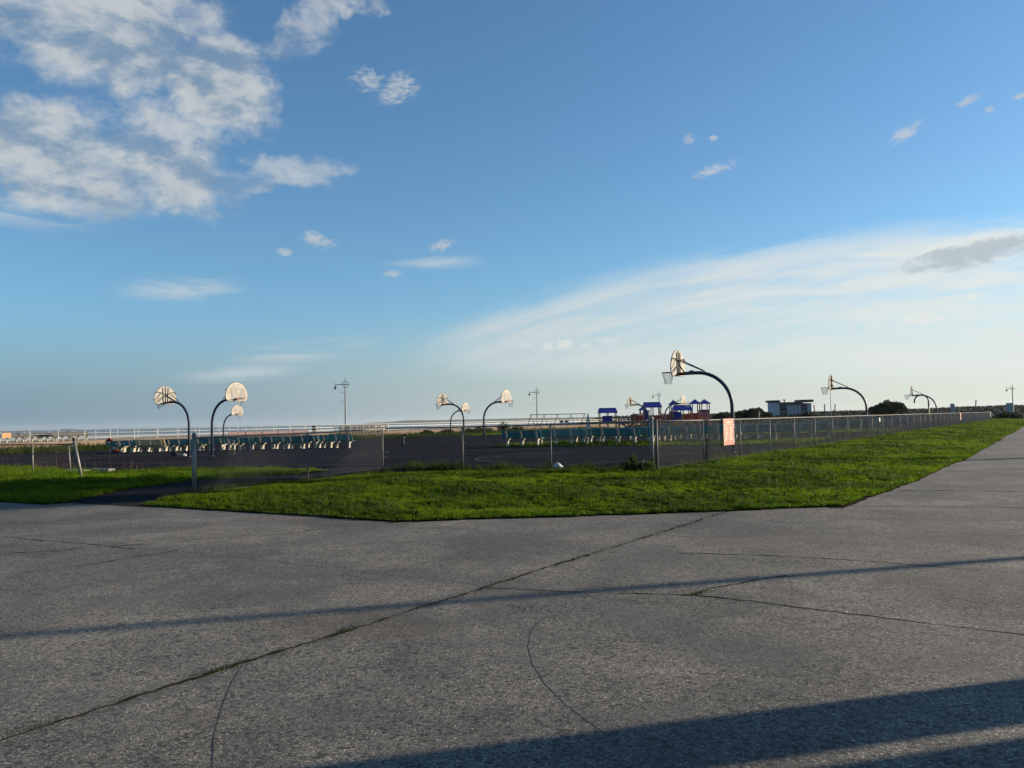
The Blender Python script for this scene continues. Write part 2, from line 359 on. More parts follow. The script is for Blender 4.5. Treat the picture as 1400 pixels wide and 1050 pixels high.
def asphalt_mat(name, base, blot=.35):
    m = bpy.data.materials.new(name); m.use_nodes = True; N = NT(m.node_tree); b = m.node_tree.nodes['Principled BSDF']
    p = N.node('ShaderNodeNewGeometry').outputs['Position']
    f = N.m('ADD', N.m('MULTIPLY', N.noise(p, .22, 6, .6, .5), .6), N.m('MULTIPLY', N.noise(p, 3., 4, .6), .4))
    c = N.mix(N.mr(f, .3, .7), tuple(x*(1-blot) for x in base) + (1,), tuple(x*(1+blot) for x in base) + (1,))
    c = N.mix(1., c, N.mix(N.noise(p, 90, 2), (.6, .6, .6, 1), (1.4, 1.4, 1.4, 1)), 'MULTIPLY')
    N.l.new(c, b.inputs['Base Color']); b.inputs['Roughness'].default_value = 1.; b.inputs['Specular IOR Level'].default_value = 0.
    bp = N.node('ShaderNodeBump'); bp.inputs['Strength'].default_value = .4; bp.inputs['Distance'].default_value = .005
    N.l.new(N.noise(p, 120, 2), bp.inputs['Height']); N.l.new(bp.outputs[0], b.inputs['Normal'])
    return m
M['asphalt'] = asphalt_mat('court_asphalt', (.021, .0225, .029))
M['pathasp'] = asphalt_mat('path_asphalt', (.026, .026, .028), .25)
M['line'] = pbr('worn_white_line', (.075, .075, .075), .8, 0, .5, 3)
M['sand'] = pbr('beach_sand', (.26, .21, .145), 1, 0, .12, .05)
M['terrain'] = pbr('rough_grass_ground', (.025, .035, .012), 1, 0, .35, .3)
M['deck'] = pbr('boardwalk_concrete', (.20, .15, .11), .9, 0, .15, .8)
M['deckw'] = pbr('boardwalk_deck', (.2, .17, .14), .9, 0, .15, .8)
def sea_mat():
    m = bpy.data.materials.new('sea_water'); m.use_nodes = True; N = NT(m.node_tree); b = m.node_tree.nodes['Principled BSDF']
    p = N.node('ShaderNodeNewGeometry').outputs['Position']
    b.inputs['Base Color'].default_value = (.045, .075, .095, 1); b.inputs['Roughness'].default_value = .28
    bp = N.node('ShaderNodeBump'); bp.inputs['Strength'].default_value = .9; bp.inputs['Distance'].default_value = .6
    N.l.new(N.noise(p, .25, 6, .65), bp.inputs['Height']); N.l.new(bp.outputs[0], b.inputs['Normal'])
    return m
M['sea'] = sea_mat()
M['foam'] = pbr('surf_foam', (.80, .80, .78), .9, 0, .1, .3)
M['land'] = pbr('far_headland', (.07, .09, .06), 1, 0, .3, .01)

# ------------------------------------------------------------------ the setting
def smooth(t): t = min(max(t, 0), 1); return t*t*(3-2*t)
def resample(pts, n):
    pts = [Vector(p) for p in pts]; L = [0]
    for a, b in zip(pts, pts[1:]): L.append(L[-1] + (b-a).length)
    out = []
    for i in range(n):
        s = L[-1]*i/(n-1); k = max(j for j in range(len(L)) if L[j] <= s + 1e-9); k = min(k, len(pts)-2)
        t = (s - L[k])/max(L[k+1]-L[k], 1e-9); out.append(pts[k].lerp(pts[k+1], min(max(t, 0), 1)))
    return out
def ruled(front, back, n, m, zf, skirt=0.):
    """sheet between two lines given in (u, v); returns verts grid and MB"""
    A = resample([(a[0], a[1], 0) for a in front], n); B = resample([(b[0], b[1], 0) for b in back], n)
    mb = MB(); g = []
    for i in range(n):
        row = []
        for j in range(m):
            q = A[i].lerp(B[i], j/(m-1)); x_, y_ = xy(q.x, q.y); row.append((x_, y_, zf(q.x, q.y, i/(n-1), j/(m-1))))
        g.append(row)
    G = np.array(g); vs = [tuple(p) for r in g for p in r]
    fs = [(i*m+j, (i+1)*m+j, (i+1)*m+j+1, i*m+j+1) for i in range(n-1) for j in range(m-1)]
    mb.add(vs, fs)
    if skirt:
        for i in range(n-1):
            for j in (0, m-1):
                a, b = g[i][j], g[i+1][j]
                mb.add([a, b, (b[0], b[1], b[2]-skirt), (a[0], a[1], a[2]-skirt)], [(0, 1, 2, 3)])
        for i in (0, n-1):
            for j in range(m-1):
                a, b = g[i][j], g[i][j+1]
                mb.add([a, b, (b[0], b[1], b[2]-skirt), (a[0], a[1], a[2]-skirt)], [(0, 1, 2, 3)])
    return mb, G
def quad_uv(u0, u1, v0, v1, zf, nu=2, nv=2):
    return ruled([(u0, v0), (u1, v0)], [(u0, v1), (u1, v1)], nu, nv, lambda u, v, a, b: zf(u, v))[0]

# rough ground under everything, out to the far edge of the land
g = quad_uv(-400, 18.3, -95, 700, lambda u, v: -.42 if v < -70 else -.09, 4, 40)
g2 = quad_uv(18.3, 900, -95, -9.2, lambda u, v: zc(v) - .12, 30, 30); g.add(g2.v, g2.f)
g2 = quad_uv(18.3, 900, -9.2, 700, lambda u, v: -.09, 8, 8); g.add(g2.v, g2.f)
tag(g.build('ground', M['terrain']), kind='structure')
b_ = ruled([(-3000, -94.9), (3500, -94.9)], [(-3000, -310), (3500, -310)], 4, 12, lambda u, v, a, b: -.62 - 1.35*b)[0]
tag(b_.build('beach', M['sand']), kind='structure')
SEA_Z = -1.75
s_ = quad_uv(-5200, 5200, -5600, -285, lambda u, v: SEA_Z, 8, 12)
tag(s_.build('sea', M['sea']), kind='structure')
for k, (v0, w_) in enumerate(((-292, 3.2), (-316, 2.4), (-352, 1.8))):
    pts_f = []; pts_b = []
    for i in range(260):
        u = -150 + i*5; c = v0 + 5*math.sin(u*.021 + k) + 3*math.sin(u*.083 + 2*k); hw = w_*(.4 + .9*random.random())
        pts_f.append((u, c + hw)); pts_b.append((u, c - hw))
    o = ruled(pts_f, pts_b, 260, 4, lambda u, v, a, b: SEA_Z + .02 + .35*math.sin(math.pi*b))[0].build('surf', M['foam'])
    tag(o, 'broken white line of surf ' + ('nearest the beach sand', 'second out from the sand', 'farthest out at sea')[k], 'surf', kind='structure')
# distant headland across the water
mb = MB(); prof = []
for i in range(90):
    px = 470 + i*(840-470)/89; t = i/89
    h = 17*smooth(t/.25)*smooth((1-t)/.03 if t > .97 else 1)*(.8 + .25*float(vnoise(np.array(i*.13), np.array(3.))) + .07*random.random()); prof.append((px, h))
vs = []
for px, h in prof:
    p = along(px, 4300, SEA_Z - 1); q = along(px, 4600, SEA_Z - 1); vs += [p, (p.x, p.y + 90, SEA_Z + .4 + h*.8), (q.x, q.y, SEA_Z + .6 + h), (q.x, q.y + 200, SEA_Z - 1)]
mb.add(vs, [(4*i+j, 4*i+4+j, 4*i+5+j, 4*i+1+j) for i in range(89) for j in range(3)])
tag(mb.build('headland', M['land']), kind='structure')

# asphalt court yard
YU0, YU1 = 18.2, 172
court = quad_uv(YU0, YU1, -70, -8.55, lambda u, v: zc(v), 20, 8).build('court', M['asphalt']); tag(court, kind='structure')
em_ = ruled([(16.6, -40), (16.6, -16.6)], [(18.25, -40), (18.25, -16.6)], 30, 5, lambda u, v, a, b: -.02 + (zc(v) + .018)*smooth(b))[0]
tag(em_.build('court_apron', M['asphalt']), kind='structure')
def strip_pts(pts, w, z):
    """flat painted stripe following (u, v) points"""
    mb = MB(); n = len(pts); vs = []
    for i, (u, v) in enumerate(pts):
        a = pts[max(i-1, 0)]; b = pts[min(i+1, n-1)]; du, dv = b[0]-a[0], b[1]-a[1]; L = math.hypot(du, dv) or 1
        for s in (-1, 1):
            uu, vv = u - s*dv/L*w/2, v + s*du/L*w/2; vs.append((*xy(uu, vv), z(vv)))
    mb.add(vs, [(2*i, 2*i+1, 2*i+3, 2*i+2) for i in range(n-1)]); return mb
def court_lines(uc, v0, v1):
    zz = lambda v: zc(v) + .004
    z2 = lambda v: zc(v) + .007
    mb = MB()
    def ln(pts, z=zz): q = strip_pts(pts, .06, z); mb.add(q.v, q.f)
    hw = 7.3; vm = (v0+v1)/2
    for s in (-1, 1): ln([(uc+s*hw, v0+.1), (uc+s*hw, v1-.1)])
    for v in (v0, v1): ln([(uc-hw, v), (uc+hw, v)], z2)
    ln([(uc-hw, vm), (uc+hw, vm)], z2)
    ln([(uc+1.8*math.cos(a*math.pi/16), vm+1.8*math.sin(a*math.pi/16)) for a in range(33)])
    for v, s in ((v0, 1), (v1, -1)):
        for k in (-1.83, 1.83): ln([(uc+k, v), (uc+k, v+s*5.8)])
        ln([(uc-1.83, v+s*5.8), (uc+1.83, v+s*5.8)], z2)
        ln([(uc+1.83*math.cos(a*math.pi/12), v+s*(5.8+1.83*math.sin(a*math.pi/12))) for a in range(13)])
        ln([(uc+6.2*math.cos(a*math.pi/24), v+s*(1.4+6.2*math.sin(a*math.pi/24))) for a in range(25)])
    return mb
for uc, v0, v1, w_ in ((28.8, -35.2, -11.6, 'nearest the chain link fence'), (28.8, -63, -40.6, 'left of the paired hoops'), (53.2, -35.0, -11.6, 'behind the benches'), (53.2, -63, -40.2, 'by the boardwalk')):
    o = court_lines(uc, v0, v1).build('court_markings', M['line'], court)

# plaza: slabs of exposed aggregate on a dirt bed
bed_ = quad_uv(-8, 14.6, -60, -2.4, lambda u, v: -.012); q2_ = quad_uv(-8, 176, -2.4, 22, lambda u, v: -.012); bed_.add(q2_.v, q2_.f)
bed = bed_.build('plaza', M['dirt']); tag(bed, kind='structure')
VL = [-36.5, -31.9, -27.3, -22.7, -18.1, -13.5, -8.9, -4.36, .3, 4.9, 9.5, 14.1]
UL = [-5.8, -1.8, 6.25, 10.2, 14.2, 18.1] + [22.1 + 4*i for i in range(36)]
def wob(kind, idx, t):
    if kind == 'v' and idx == 7: return 0.
    if kind == 'u' and idx == 2: return 0. if t > .29 or t < -4.35 else (-.05 + .095*(t + 4.38))*min(1, (.3 - t)/.4)*min(1, (t + 4.36)/.1)
    s = 31.7*idx + (11 if kind == 'u' else 0)
    amp = .035 if (kind == 'v' and idx == 7) or (kind == 'u' and idx == 2) else .010
    a = float(fbm(np.array(t*.9 + s), np.array(s), 4)) - .47
    return a*amp*6
def jw(kind, idx, t):
    """half width of the open joint"""
    return .0009
for i in range(len(VL)-1):
    for j in range(len(UL)-1):
        u0, u1, v0, v1 = UL[j], UL[j+1], VL[i], VL[i+1]
        if u0 > 16 and v1 < -2.0: continue
        if u0 > 60 and v0 > 5: continue
        if u0 > 8.5 and v1 < -8.8 and u0 > 12: continue
        near = u1 < 24
        nseg = 26 if near else 2
        pl = []
        for k in range(nseg): t = u0 + (u1-u0)*k/nseg; pl.append((t, v0 + (wob('v', i, t) + jw('v', i, t) if near else .003)))
        for k in range(nseg): t = v0 + (v1-v0)*k/nseg; pl.append((u1 + (wob('u', j+1, t) - jw('u', j+1, t) if near else -.004), t))
        for k in range(nseg): t = u1 + (u0-u1)*k/nseg; pl.append((t, v1 + (wob('v', i+1, t) - jw('v', i+1, t) if near else -.003)))
        for k in range(nseg): t = v1 + (v0-v1)*k/nseg; pl.append((u0 + (wob('u', j, t) + jw('u', j, t) if near else .004), t))
        dz = 0.
        cu, cv = (u0+u1)/2, (v0+v1)/2; pieces = [pl]
        for poly in pieces:
            mb = MB(); n = len(poly); vs = [(*xy(a, b), dz) for a, b in poly] + [(*xy(a, b), -.06) for a, b in poly]
            mb.add(vs, [tuple(range(n))] + [(k, (k+1) % n, (k+1) % n + n, k+n) for k in range(n)])
            mb.build('slab', M['slab'], bed)
# ragged cracks and dirt-filled joints across the slabs
def crack(pts, w, seed, amp=.03, name='crack', gaps=()):
    """dirt-filled crack of uneven width along (u, v) points"""
    P = resample([(p[0], p[1], 0) for p in pts], max(12, int(sum(math.dist(a, b) for a, b in zip(pts, pts[1:]))/.045))); n = len(P); q = []; mb = MB()
    for i, p in enumerate(P):
        a, b = P[max(i-1, 0)], P[min(i+1, n-1)]; d = (b-a).normalized(); s_ = (float(fbm(np.array(i*.11+seed*9.1), np.array(seed*3.3), 4))-.47)*2*amp + (float(vnoise(np.array(i*.9), np.array(seed*5.)))-.5)*.030
        ww = 1.25*w*(.15 + 1.5*float(vnoise(np.array(i*.35+seed), np.array(seed*1.7)))**1.5)
        t = i/(n-1)
        if any(g0 < t < g1 for g0, g1 in gaps): ww *= .08
        c = p + Vector((-d.y, d.x, 0))*s_; nrm_ = Vector((-d.y, d.x, 0))*ww/2
        q += [c - nrm_, c + nrm_]
    mb.add([(*xy(a.x, a.y), .0016) for a in q], [(2*i, 2*i+1, 2*i+3, 2*i+2) for i in range(n-1)])
    return mb.build(name, M['crackdirt'], bed)
pp = lambda *a: [uv(*at(px, py, 0)[:2]) for px, py in a]
crack([(-1.5, -4.36), (13, -4.36)], .034, 1, .05, 'joint_fill')
crack(pp((655, 803.5), (760, 808), (880, 812), (950, 814), (1040, 823), (1120, 834), (1260, 851), (1400, 868)), .022, 2, .03)
crack(pp((835, 755), (950, 757), (1060, 760), (1170, 766), (1260, 773), (1340, 780)), .026, 3, .03, gaps=((.02, .2),))
crack(pp((952, 811), (975, 804), (1005, 799), (1040, 792), (1075, 787)), .022, 4, .03)
crack(pp((0, 734), (60, 739), (120, 744), (182, 751)), .030, 5, .03)
crack(pp((-10, 757.5), (60, 754), (130, 748.5), (200, 744), (270, 738), (345, 730.5)), .024, 6, .05, gaps=((.3, .42),))
crack(pp((360, 733), (430, 724), (490, 718), (545, 714)), .030, 7, .06, gaps=((.2, .3),))
crack(pp((105, 775), (175, 763), (245, 752)), .026, 8, .03)
crack(pp((425, 722), (460, 718), (480, 716)), .026, 9, .03)
crack(pp((1225, 670.5), (1300, 671), (1410, 672.5)), .06, 10, .02, 'joint_fill')
crack(pp((1165, 692.5), (1280, 693), (1410, 694.5)), .035, 11, .02, 'joint_fill')
crack(pp((1190, 648), (1290, 648.5), (1400, 650)), .03, 12, .02, 'joint_fill')
# circular scrape left on the slabs by a turning machine
def scrape(pix):
    pts = [at(px, py, 0) for px, py in pix]; P = resample([(p.x, p.y, 0) for p in pts], 60)
    q = [uv(p.x, p.y) for p in P]
    return strip_pts(q, .0058, lambda v: .0014).build('scrape_mark', M['scrape'], bed)
scrape([(290, 1060), (292, 1010), (302, 970), (318, 930), (338, 900), (360, 882)])
scrape([(742, 845), (726, 862), (722, 885), (728, 908), (745, 935), (775, 965), (830, 1005)])

# lawn between the plaza and the fence
def zl(u, v, a, b):
    rise = (max(zc(min(v, -8.2)), .03) + .015 - .022)*smooth((v + 17.2)/4.2)
    hump = (float(fbm(np.array(u*.95 + 40), np.array(v*.95 + 60), 3)) - .44)*.15 + (float(vnoise(np.array(u*2.6 + 40), np.array(v*2.6 + 60))) - .5)*.03
    return .022 + smooth(b*1.6)*rise + max(hump, -.02)*min(1, b*5)*min(1, (1-b)*5)*(.35 + .65*smooth((v + 17.2)/4.2))
LF = [(9.55, -14.75), (9.62, -11.5), (9.62, -8.4), (12.0, -5.4), (14.3, -2.95), (19, -2.6), (30, -2.35), (165, -2.1)]
LB = [(11.6, -15.75), (15.2, -16.6), (18.9, -16.95), (19.3, -13), (19.5, -8.7), (24, -8.7), (40, -8.7), (165, -8.7)]
# matched stations so that the ruling runs straight across
def stations(A, B, per):
    a, b = [], []
    for k in range(len(A)-1):
        for t in np.linspace(0, 1, per[k], endpoint=False):
            a.append((A[k][0]*(1-t)+A[k+1][0]*t, A[k][1]*(1-t)+A[k+1][1]*t)); b.append((B[k][0]*(1-t)+B[k+1][0]*t, B[k][1]*(1-t)+B[k+1][1]*t))
    a.append(A[-1]); b.append(B[-1]); return a, b
def ruled2(A, B, m, zf, skirt):
    mb = MB(); n = len(A); g = []
    for i in range(n):
        row = []
        for j in range(m):
            t = j/(m-1); u = A[i][0]*(1-t)+B[i][0]*t; v = A[i][1]*(1-t)+B[i][1]*t; row.append((*xy(u, v), zf(u, v, i/(n-1), t)))
        g.append(row)
    mb.add([p for r in g for p in r], [(i*m+j, (i+1)*m+j, (i+1)*m+j+1, i*m+j+1) for i in range(n-1) for j in range(m-1)])
    for i in range(n-1):
        a, b = g[i][0], g[i+1][0]; mb.add([a, b, (b[0], b[1], b[2]-skirt), (a[0], a[1], a[2]-skirt)], [(0, 1, 2, 3)])
    return mb, np.array(g)
fa, fb = stations(LF, LB, [24, 24, 30, 30, 30, 40, 70])
fa = [(a[0] + .10*(float(fbm(np.array(i*.23), np.array(2.)))-.47) + .05*(random.random()-.5), a[1] + .22*(float(fbm(np.array(i*.19), np.array(7.)))-.47) + .05*(random.random()-.5)) for i, a in enumerate(fa)]
mb, G_lawn = ruled2(fa, fb, 34, zl, .06)
tag(mb.build('lawn', M['soil'], None, True), kind='structure')
# bare earth worn along the promenade edge of the lawn
ed = [(14.0 + .25*i, -2.82 + .0035*i + .12*(float(fbm(np.array(i*.21), np.array(4.)))-.47)) for i in range(150)]
em = MB(); evs = []
for i, (u, v) in enumerate(ed):
    w_ = max(-.1, .5*(float(fbm(np.array(i*.31+3), np.array(9.), 4))-.40) + .05*(random.random()-.5))*min(1, i/12); evs += [(*xy(u, v - .25), .004), (*xy(u, v + w_), .004)]
em.add(evs, [(2*i, 2*i+1, 2*i+3, 2*i+2) for i in range(len(ed)-1)])
tag(em.build('bare_earth', M['earth']), kind='structure')
# grassy bank left of the path, and the strip behind the path
p_ = lambda px, py, z=0.: uv(*at(px, py, z)[:2])
def zb(u, v, a, b): return .015 + .10*math.sin(math.pi*min(b*1.1, 1))*smooth(a*6) - .05*b
BF = [p_(92, 687.5), (8.9, -17), (8.8, -19), (8.8, -24), (8.8, -40)]
BB = [(13.5, -24.5), (16.4, -27), (17.2, -31), (17.8, -37), (18.2, -60)]
fa2, fb2 = stations(BF, BB, [8, 8, 8, 10])
mb, G_bank = ruled2(fa2, fb2, 10, zb, .06)
tag(mb.build('bank', M['soil'], None, True), kind='structure')
PU = [(90, 687.5), (140, 677.5), (180, 670), (261, 660.5), (330, 656), (405, 652.3)]     # upper edge of the path
PL_ = [(206, 693.5), (240, 685), (264, 677.5), (292, 670), (335, 663), (418, 657)]
pu = [p_(*q) for q in PU]; plw = [p_(*q) for q in PL_]
mb, _ = ruled(plw, pu, 14, 5, lambda u, v, a, b: .008 + .06*smooth(a*1.5))
tag(mb.build('path', M['pathasp']), kind='structure')
SF = pu[:]; SB = [(13.5, -24.4), (16.6, -26.5), (17.9, -25), (18.1, -22.5), (18.2, -20.2), (18.3, -18.6)]
fa3, fb3 = stations(SF, SB, [8]*5)
mb, G_strip = ruled2(fa3, fb3, 8, lambda u, v, a, b: .02 + .055*smooth(a*1.5) + .05*math.sin(math.pi*min(b*1.05, 1)), .05)
tag(mb.build('verge', M['soil'], None, True), kind='structure')
# turf under the middle benches and beyond the courts
def turf(u0, u1, v0, v1, dz=.03):
    A = [(u0, v0), (u0, v1)]; B = [(u1, v0), (u1, v1)]
    a, b = stations(A, B, [24]); return ruled2(a, b, 8, lambda u, v, s, t: zc(v) + .008 + dz*math.sin(math.pi*t), .05)
mb, G_t1 = turf(39.2, 46.5, -27.2, -9.8)
tag(mb.build('turf', M['soil'], None, True), kind='structure')
mb, G_t2 = turf(92, 128, -69, -46, .1)
tag(mb.build('turf', M['soil'], None, True), kind='structure')
mb, G_t3 = turf(66, 74, -40, -10, .05)
tag(mb.build('turf', M['soil'], None, True), kind='structure')
mb, G_t4 = ruled2(*stations([(20, -70.2), (150, -70.2)], [(20, -78.9), (150, -78.9)], [40]), 6, lambda u, v, s, t: zc(v) + .02 + .25*t, .05)
tag(mb.build('turf', M['soil'], None, True), kind='structure')

# ------------------------------------------------------------------ grass
def blades(name, G, n, mat, h=(.04, .08), w=.006, near=9., pw=1.35, clump=1., lean=.5, keep=None, hmax=3.):
    """single-triangle blades over a grid; fewer but larger ones far away"""
    I, J = G.shape[0]-1, G.shape[1]-1
    A = G[:-1, :-1].reshape(-1, 3); B = G[1:, :-1].reshape(-1, 3); C = G[1:, 1:].reshape(-1, 3); D = G[:-1, 1:].reshape(-1, 3)
    ctr = (A+B+C+D)/4; area = .5*np.linalg.norm(np.cross(C-A, D-B), axis=1); dist = np.linalg.norm(ctr[:, :2], axis=1)
    wgt = area/np.maximum(dist, near)**pw; wgt /= wgt.sum()
    k = rng.choice(len(A), n, p=wgt); s = rng.random((n, 1)); t = rng.random((n, 1))
    P = (A[k]*(1-s)+B[k]*s)*(1-t) + (D[k]*(1-s)+C[k]*s)*t
    cl = fbm(P[:, 0]*1.5, P[:, 1]*1.5, 4); cl2 = fbm(P[:, 0]*7+50, P[:, 1]*7, 3)
    ok = (cl2 > .36 + .12*rng.random(n)) | (rng.random(n) < .22)
    if keep is not None: ok &= keep(P)
    P = P[ok]; cl = cl[ok]; cl2 = cl2[ok]; n = len(P); d = np.linalg.norm(P[:, :2], axis=1)
    far = np.clip((d/14.)**.75, .8, hmax)
    H = (h[0] + (h[1]-h[0])*rng.random(n))*np.maximum(.3, 1 + clump*(1.4*(cl-.47) + 1.6*(cl2-.44)))*np.clip(far**.35, 1, 1.6)
    W = w*far*(.7+.6*rng.random(n)); th = rng.random(n)*6.283; ln = lean*(.3+rng.random(n)); ph = rng.random(n)*6.283
    dx, dy = np.cos(th)*W, np.sin(th)*W
    T = P + np.stack([np.cos(ph)*ln*H, np.sin(ph)*ln*H, H], 1)
    V = np.empty((n, 3, 3)); V[:, 0] = P + np.stack([dx, dy, -.005+0*dx], 1); V[:, 1] = P - np.stack([dx, dy, .005+0*dx], 1); V[:, 2] = T
    o = link(name, mesh_np(name, V.reshape(-1, 3), 3, mat)); return o
o = blades('lawn_grass', G_lawn, 780000, M['grass'], (.018, .048), .0066, lean=.9, clump=1.9)
tag(o, 'short bright green grass covering the lawn before the fence', 'grass', kind='stuff')
o = blades('lawn_weeds', G_lawn, 210000, M['weed'], (.035, .085), .0085, lean=.9, clump=1.5, keep=lambda P: fbm(P[:, 0]*.85 + 9, P[:, 1]*.85 + 5, 4) > .50 + .05*rng.random(len(P)))
tag(o, 'patches of darker coarser weeds scattered through the lawn', 'weeds', kind='stuff')
o = blades('lawn_dry_grass', G_lawn, 60000, M['straw'], (.015, .045), .006, lean=1.2, clump=1.0, keep=lambda P: fbm(P[:, 0]*.7 + 70, P[:, 1]*.7 + 31, 4) > .56 + .05*rng.random(len(P)))
tag(o, 'patches of dry yellowed grass scattered through the lawn', 'grass', kind='stuff')
o = blades('bank_grass', G_bank, 170000, M['grass'], (.03, .085), .008, lean=.8, clump=1.8)
tag(o, 'longer dark green grass on the bank at the left edge', 'grass', kind='stuff')
o = blades('verge_grass', G_strip, 90000, M['grass'], (.03, .08), .008, lean=.8, clump=1.6)
tag(o, 'green grass on the verge behind the asphalt path', 'grass', kind='stuff')
for G_, n_, l_ in ((G_t1, 26000, 'green turf strip under the middle rows of benches'), (G_t2, 22000, 'green turf beyond the far courts before the boardwalk'), (G_t3, 14000, 'green turf strip behind the second row of courts'), (G_t4, 26000, 'rough grass along the foot of the boardwalk')):
    tag(blades('turf_grass', G_, n_, M['grass'] if 'rough' not in l_ else M['weed'], (.05, .12) if 'rough' not in l_ else (.1, .35), .012, lean=.6), l_, 'grass', kind='stuff')
def line_weeds(name, lines, n, h, mat, label, spread=.12, w=.008, lean=.45):
    """tall weeds standing along (u, v) lines: each entry (u0, v0, u1, v1, z function)"""
    P = []
    tot = sum(math.hypot(l[2]-l[0], l[3]-l[1]) for l in lines)
    for u0, v0, u1, v1, zf in lines:
        k = int(n*math.hypot(u1-u0, v1-v0)/tot); t = rng.random(k)
        u = u0+(u1-u0)*t + rng.normal(0, spread, k); v = v0+(v1-v0)*t + rng.normal(0, spread, k)
        den = fbm(u*1.1 + v, v*1.1, 3); ok = den > .34 + .2*rng.random(k); u, v, den = u[ok], v[ok], den[ok]
        P.append(np.stack([Uv[0]*u+Vv[0]*v, Uv[1]*u+Vv[1]*v, np.array([zf(a) for a in v]), den], 1))
    P = np.concatenate(P); m = len(P); H = (h[0]+(h[1]-h[0])*rng.random(m)**2)*(1+2.0*(P[:, 3]-.47)); d = np.linalg.norm(P[:, :2], axis=1)
    W = w*np.clip(d/20, .8, 2.2); th = rng.random(m)*6.283; ph = rng.random(m)*6.283; ln = lean*rng.random(m)
    V = np.empty((m, 3, 3)); q = P[:, :3]
    V[:, 0] = q + np.stack([np.cos(th)*W, np.sin(th)*W, 0*W-.02], 1); V[:, 1] = q - np.stack([np.cos(th)*W, np.sin(th)*W, 0*W+.02], 1)
    V[:, 2] = q + np.stack([np.cos(ph)*ln*H, np.sin(ph)*ln*H, H], 1)
    return tag(link(name, mesh_np(name, V.reshape(-1, 3), 3, mat)), label, 'weeds', kind='stuff')
zg = lambda v: max(zc(v), .02)
line_weeds('fence_weeds', [(19.0, -16.6, 19.35, -8.4, zg)], 15000, (.05, .26), M['weed'], 'dark green weeds along the foot of the middle fence', .2)
line_weeds('fence_weeds', [(19.4, -8.5, 160, -8.5, zg)], 16000, (.05, .22), M['weed'], 'weeds along the foot of the long right fence', .13)
line_weeds('fence_weeds', [(11.4, -15.8, 18.7, -16.9, zg)], 2600, (.02, .09), M['weed'], 'weeds along the foot of the left fence run', .14)
line_weeds('dry_stalks', [(19.1, -16.6, 19.6, -8.4, zg), (19.6, -8.6, 70, -8.7, zg), (18.0, -60, 18.2, -19, lambda v: .0)], 1500, (.15, .6), M['straw'], 'dry brown stalks standing along the fence lines', .22, .004, .3)
z0_ = lambda v: .0
jw_ = [(1.9, 2.4), (3.2, 3.45), (4.35, 4.75), (4.9, 5.0), (6.0, 6.5), (7.3, 7.5), (8.1, 8.2), (9.5, 9.65), (11.0, 11.2), (2.9, 12.6)]
for k, (a, b) in enumerate(jw_[:-1]):
    line_weeds('joint_weeds', [(a, -4.36, b, -4.36, z0_)], 230, (.008, .026), M['weed'], 'patch of small weeds in the long slab joint, %s from the camera' % ('nearest', 'second', 'third', 'fourth', 'fifth, at the cross joint,', 'sixth', 'seventh', 'eighth', 'farthest')[k], .022, .006, 1.1)
line_weeds('joint_weeds', [(1.5, -4.36, 12.8, -4.36, z0_)], 1300, (.006, .018), M['weed'], 'thin line of tiny weeds along the whole long joint', .012, .005, 1.1)
q_ = pp((950, 814), (1120, 834), (1260, 851), (1400, 868))
line_weeds('joint_weeds', [(*q_[0], *q_[1], z0_), (*q_[1], *q_[2], z0_), (*q_[2], *q_[3], z0_)], 500, (.006, .022), M['weed'], 'small weeds in the cross joint of the slabs', .012, .005, 1.1)
q_ = pp((945, 814), (968, 808))
line_weeds('joint_weeds', [(*q_[0], *q_[1], z0_)], 420, (.012, .035), M['weed'], 'green tuft of weeds at the joint corner on the plaza', .022, .006, 1.1)

